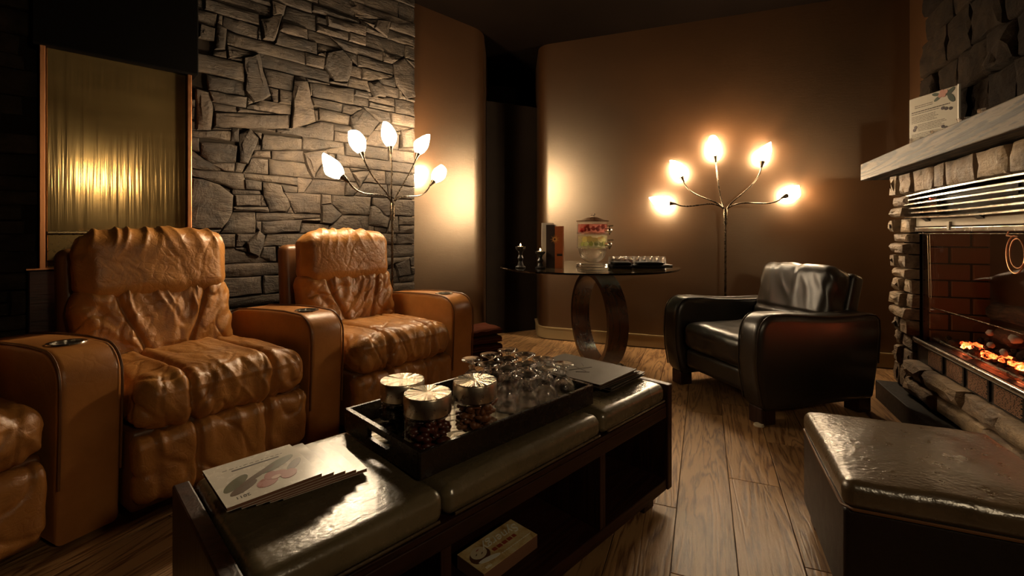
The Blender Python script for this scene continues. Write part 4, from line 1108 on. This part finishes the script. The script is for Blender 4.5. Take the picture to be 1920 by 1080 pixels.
# ------------------------------------------------------------------ round glass table
GT = Vector((.558, 3.42, 0)); GZ = .757; GR = .645
gt = empty('glass_table', GT, 0, 'round glass-topped table on a dark ring base before the back wall', 'table')
m = MB(); m.lathe([(.0,GZ-.012),(GR-.004,GZ-.012),(GR,GZ-.009),(GR,GZ-.003),(GR-.004,GZ),(.0,GZ)], 72); shaded(m.build('glass_top', TABG, gt), 30)
def ringbase(ro, ri, wd, rot, name, mat, cz):
    m = MB(); vs_ = []; fs_ = []; n = 48
    for k in range(n):
        a = 2*math.pi*k/n; c, s = math.cos(a), math.sin(a)
        for (r, y) in ((ro,-wd),(ro,wd),(ri,wd),(ri,-wd)): 
            p = Matrix.Rotation(rot,3,'Z') @ Vector((r*c, y, r*s)); vs_.append((p.x+.07, p.y, p.z+cz))
    for k in range(n):
        k2 = (k+1) % n
        for j in range(4): j2 = (j+1) % 4; fs_.append((k*4+j, k*4+j2, k2*4+j2, k2*4+j))
    m.add(vs_, fs_); o = m.build(name, mat, gt); shaded(o, 40); return o
GLOSSW = wood('glossy walnut', (.05,.016,.006), (.10,.036,.014), rough=.22, spec=.8, coat=.6, axis='z', bumps=.03)
ringbase(.345,.312,.072, R(-76), 'ring_base', GLOSSW, .372)
m = MB(); m.rbox((.07,0,.7315), (.07,.07,.013), .004, 1, 1); m.build('top_mount', DMETAL, gt)
m = MB(); m.rbox((0,0,.0125), (.11,.20,.0125), .005, 1, 1, M=Matrix.Translation((.07,0,0)) @ Matrix.Rotation(R(-76),4,'Z')); m.build('base_plate', DMETAL, gt)
def onT(x, y, Y): p = at(x, y, Y); return Vector((p.x, Y, GZ+.0005))
# drinks dispenser
dd = empty('drink_dispenser', onT(1111,495,3.28), 0, 'two-tier clear drinks dispenser with red and green fruit on the glass table', 'drink dispenser')
r = .108
m = MB(); m.lathe([(.0,0),(.118,0),(.121,.006),(.112,.014),(.116,.022),(.108,.030),(.09,.034),(.0,.034)], 40); shaded(m.build('base_disc', GOBG, dd), 50)
m = MB(); m.lathe([(.034,.036),(.055,.046),(.085,.075),(.098,.12),(.10,.135),(.0985,.135),(.096,.12),(.083,.077),(.054,.049),(.034,.039)], 40, close=True); shaded(m.build('stand_bowl', GOBG, dd), 50)
for (z0, z1, nm) in ((.136,.236,'lower_jar'),(.238,.322,'upper_jar')):
    m = MB(); m.lathe([(.0,z0),(r-.004,z0),(r,z0+.004),(r,z1-.002),(r+.004,z1)], 40); shaded(m.build(nm, TGLASS, dd), 40)
    m = MB(); m.lathe([(r-.003,z0-.001),(r+.003,z0+.002),(r+.003,z0+.007),(r-.002,z0+.009)], 40, close=True); shaded(m.build('rim_band', GLASS, dd), 40)
def drink(name, col):
    m, nt, b = nodes(name); nt.nodes.remove(b); out = nt.nodes['Material Output']; t = nt.nodes.new('ShaderNodeBsdfTransparent'); t.inputs[0].default_value = col+(1,); d_ = nt.nodes.new('ShaderNodeBsdfTranslucent'); d_.inputs[0].default_value = col+(1,)
    mx = nt.nodes.new('ShaderNodeMixShader'); mx.inputs[0].default_value = .13; nt.links.new(t.outputs[0], mx.inputs[1]); nt.links.new(d_.outputs[0], mx.inputs[2]); nt.links.new(mx.outputs[0], out.inputs['Surface']); return m
m = MB(); m.lathe([(.0,.14),(r-.006,.14),(r-.006,.226),(.0,.226)], 32); m.build('lemon_water', drink('lemon water', (.86,.85,.66)), dd)
m = MB(); m.lathe([(.0,.242),(r-.006,.242),(r-.006,.305),(.0,.305)], 32); m.build('berry_water', drink('berry water', (.85,.50,.44)), dd)
LIME = plain('lime slice', (.38,.42,.12), .4); LEM = plain('lemon slice', (.75,.66,.28), .4); BER = plain('raspberry', (.30,.03,.03), .5)
rd = random.Random(5)
for i in range(7):
    a = -2.7+i*.42; m = MB(); q = Matrix.Translation((math.cos(a)*.085, math.sin(a)*.085, .158+rd.uniform(0,.012))) @ Matrix.Rotation(a,4,'Z') @ Matrix.Rotation(R(80),4,'Y'); m.lathe([(.0,-.003),(.016,-.003),(.016,.003),(.0,.003)], 14, M=q); m.build('lime_slice', LIME, dd)
for i in range(5):
    a = -2.5+i*.5; m = MB(); q = Matrix.Translation((math.cos(a)*.075, math.sin(a)*.075, .196+rd.uniform(-.006,.012))) @ Matrix.Rotation(a+rd.uniform(-.5,.5),4,'Z') @ Matrix.Rotation(R(60),4,'Y'); m.lathe([(.0,-.003),(.022,-.003),(.022,.003),(.0,.003)], 14, M=q); m.build('lemon_slice', LEM, dd)
for i in range(12):
    a = rd.uniform(-2.9,-.3); q = rd.uniform(.05,.088); m = MB(); m.blob((math.cos(a)*q, math.sin(a)*q, .262+rd.uniform(0,.028)), rd.uniform(.010,.017), i, .3, 2); m.build('berry', BER, dd, True)
m = MB(); m.lathe([(r+.006,.324),(r+.006,.330),(.085,.334),(.04,.352),(.02,.356),(.0,.357)], 40); shaded(m.build('lid', thin_glass('smoked lid', (.55,.42,.34)), dd), 40)
m = MB(); m.lathe([(.012,.357),(.012,.366),(.020,.370),(.020,.380),(.0,.383)], 20); shaded(m.build('lid_knob', GLASS, dd))
for z in (.165,.262):
    m = MB(); m.tube([(r*.70,-r*.75,z),(r*.86,-r*.98,z)], .012, 10); m.blob((r*.90,-r*1.03,z-.004), .018, 1, .1, 2); m.tube([(r*.90,-r*1.05,z),(r*.90,-r*1.05,z-.032)], .008, 8); shaded(m.build('tap', CHROME, dd))
    m = MB(); m.tube([(r*.90,-r*1.05,z+.012),(r*.90,-r*1.05,z+.028)], .004, 8); m.tube([(r*.76,-r*1.05,z+.028),(r*1.12,-r*1.05,z+.030)], .004, 8); shaded(m.build('tap_handle', CHROME, dd))
# tray of small tumblers behind the dark cloths
tum = MB(); tum.lathe([(.0,.058),(.018,.058),(.0195,.056),(.0225,.0),(.0210,.0),(.0175,.052),(.0,.053)], 16); tme = tum.mesh('tumbler', GOBG, True)
ordn = ['first','second','third','fourth','fifth','sixth','seventh','eighth','ninth']
for rowi in range(2):
    for i in range(9 if rowi == 0 else 8):
        if rowi == 1 and i > 7: continue
        o = bpy.data.objects.new('tumbler', tme); COL.objects.link(o); x = 1147+i*9.0+(4 if rowi else 0)
        o.location = onT(x, 490, 3.40+.052*rowi); o.location.x = at(1146,0,3.40).x + i*.0475 + (.02 if rowi else 0); o.location.z = GZ+.0140
        tag(o, 'small upturned clear tumbler, %s from the dispenser, %s row' % (ordn[i], 'front' if rowi == 0 else 'rear'), 'glass', 'small tumblers on the glass table')
tt = empty('round_tray', at(1146,0,3.40).xy.to_3d()+Vector((.20,.025,GZ+.0005)), 0, 'dark oblong tray under the small tumblers on the glass table', 'tray')
m = MB(); m.rbox((0,0,.0065), (.235,.075,.0065), .005, 2, 2); m.build('tray_plate', BLACKP, tt)
CLOTH = plain('black cloth', (.010,.008,.007), .9, spec=.1)
for (px_, w_, lab) in ((1157,.072,'black folded napkin beside the drinks dispenser'),(1216,.105,'black folded napkin near the right rim of the glass table')):
    p = onT(px_+(6 if px_ < 1200 else 0), 490, 3.19); o = empty('folded_napkin', p, R(rd.uniform(-8,8)), lab, 'napkin', 'black napkins')
    m = MB(); m.rbox((0,0,.012), (w_,.055,.012), .010, (6,4,1), 2, lambda p,n: .004*noise.noise(p*14)); m.build('lower_fold', CLOTH, o, True)
    m = MB(); m.rbox((.005,.004,.034), (w_*.85,.048,.010), .009, (6,4,1), 2, lambda p,n: .004*noise.noise(p*17+Vector((3,0,0)))); m.build('upper_fold', CLOTH, o, True)
# candle holders
for (px_, h, lab) in ((976,.150,'tall dark glass candle holder with lit tealight, left end of the glass table'),(1013,.118,'shorter dark glass candle holder with lit tealight beside the printed box')):
    o = empty('candle_holder', onT(px_, 495, 3.25 if h > .13 else 3.20), 0, lab, 'candle holder', 'lit candle holders')
    m = MB(); m.lathe([(.0,0),(.034,0),(.036,.006),(.022,.016),(.014,h*.3),(.022,h*.45),(.012,h*.6),(.016,h*.75),(.034,h*.88),(.036,h-.004),(.031,h-.002),(.026,h*.9),(.0,h*.88)], 12); m.build('glass_stem', BLACKP, o)
    m = MB(); m.lathe([(.0,h*.885),(.020,h*.885),(.020,h),(.0,h)], 16); m.build('tealight', WAX, o)
    m = MB(); m.lathe([(.0,h),(.004,h+.004),(.0045,h+.009),(.0025,h+.016),(.0,h+.022)], 10); m.build('flame', FLAME, o, True)
# printed box and white card behind it
bx = empty('printed_box', onT(1040,497,3.22), R(-14), 'upright orange and black box with a starburst print on the glass table', 'box')
ORG = plain('orange card', (.26,.06,.012), .4); DKC = plain('dark brown card', (.02,.010,.007), .4)
m = MB(); m.box(-.055,.005,-.03,.03,0,.30); m.build('dark_side', DKC, bx)
m = MB(); m.box(.0055,.060,-.03,.03,0,.29); m.build('orange_side', ORG, bx)
m = MB(); STAR = plain('gold starburst', (.55,.26,.06), .4)
for k in range(18):
    a = 2*math.pi*k/18; rr = .036 if k % 2 else .026; c, s = math.cos(a), math.sin(a)
    m.add([(.006+.008*c-.002*s,-.0312,.20+.008*s+.002*c),(.006+.008*c+.002*s,-.0312,.20+.008*s-.002*c),(.006+rr*c,-.0312,.20+rr*s)], [(0,1,2)])
m.build('starburst', STAR, bx)
m = MB(); m.box(.02,.058,-.0312,-.0303,.085,.10); m.build('print_band', DKC, bx)
wc = empty('white_card', onT(1027,497,3.34), R(8), 'tall off-white card standing behind the printed box', 'card')
m = MB(); m.box(-.045,.045,-.0015,.0015,0,.315); m.build('card_sheet', PAPER, wc)
m = MB(); m.box(-.035,.035,.002,.045,0,.006); m.build('card_foot', PAPER, wc)
# ------------------------------------------------------------------ folded throws, wall outlet
thr = Vector((-.05, 3.30, 0))
THM = [plain('rust throw', (.06,.014,.005), .9, spec=.1), plain('dark rust throw', (.05,.012,.005), .9, spec=.1), plain('brown throw', (.09,.032,.013), .9, spec=.1)]
tb = empty('low_stool', at(898,0,3.15).xy.to_3d(), R(20), 'low dark stool under the folded throws behind the recliner arm', 'stool')
m = MB(); m.rbox((0,0,.145), (.15,.13,.012), .005, 1, 2); m.build('seat', DWOOD, tb)
for (x, y) in ((-.12,-.10),(.12,-.10),(-.12,.10),(.12,.10)):
    m = MB(); m.rbox((x,y,.067), (.015,.015,.067), .004, 1, 1); m.build('leg', DWOODZ, tb)
z = .163
for i in range(4):
    o = empty('folded_throw', at(898,0,3.15).xy.to_3d()+Vector((0,0,z)), R(20+i*5), ['undermost','second lowest','second highest','topmost'][i]+' rust striped throw folded on the low stool', 'blanket', 'folded throws')
    m = MB(); m.rbox((0,0,.022), (.14-.006*i,.11,.022), .02, (10,8,1), 3, lambda p,n,i=i: .006*noise.noise(p*11+Vector((i*5,0,0)))); m.build('fold', THM[i % 3], o, True)
    for k in (-1,1):
        m = MB(); m.tube([(-.125+.02*j, -.112+.004*math.sin(j*2), .022+k*.009+.003*math.sin(j*1.3+i)) for j in range(13)], .004, 6); m.build('stripe', THM[(i+1) % 3], o, True)
    z += .053
ow = on_plane(1640, 632, BP, BD)
op = BP + BD*ow[0]; op.z = ow[1]
outl = empty('wall_outlet', op, math.atan2(BD.y, BD.x), 'pale power outlet plate low on the brown back wall by the fireplace', 'outlet')
m = MB(); m.rbox((0,-.004,0), (.036,.004,.058), .003, 1, 2); m.build('cover_plate', TRIMP, outl)
for z in (.02,-.02):
    m = MB(); m.rbox((0,-.009,z), (.016,.002,.013), .0015, 1, 1); s_ = m.build('socket_face', PAPERE, outl)
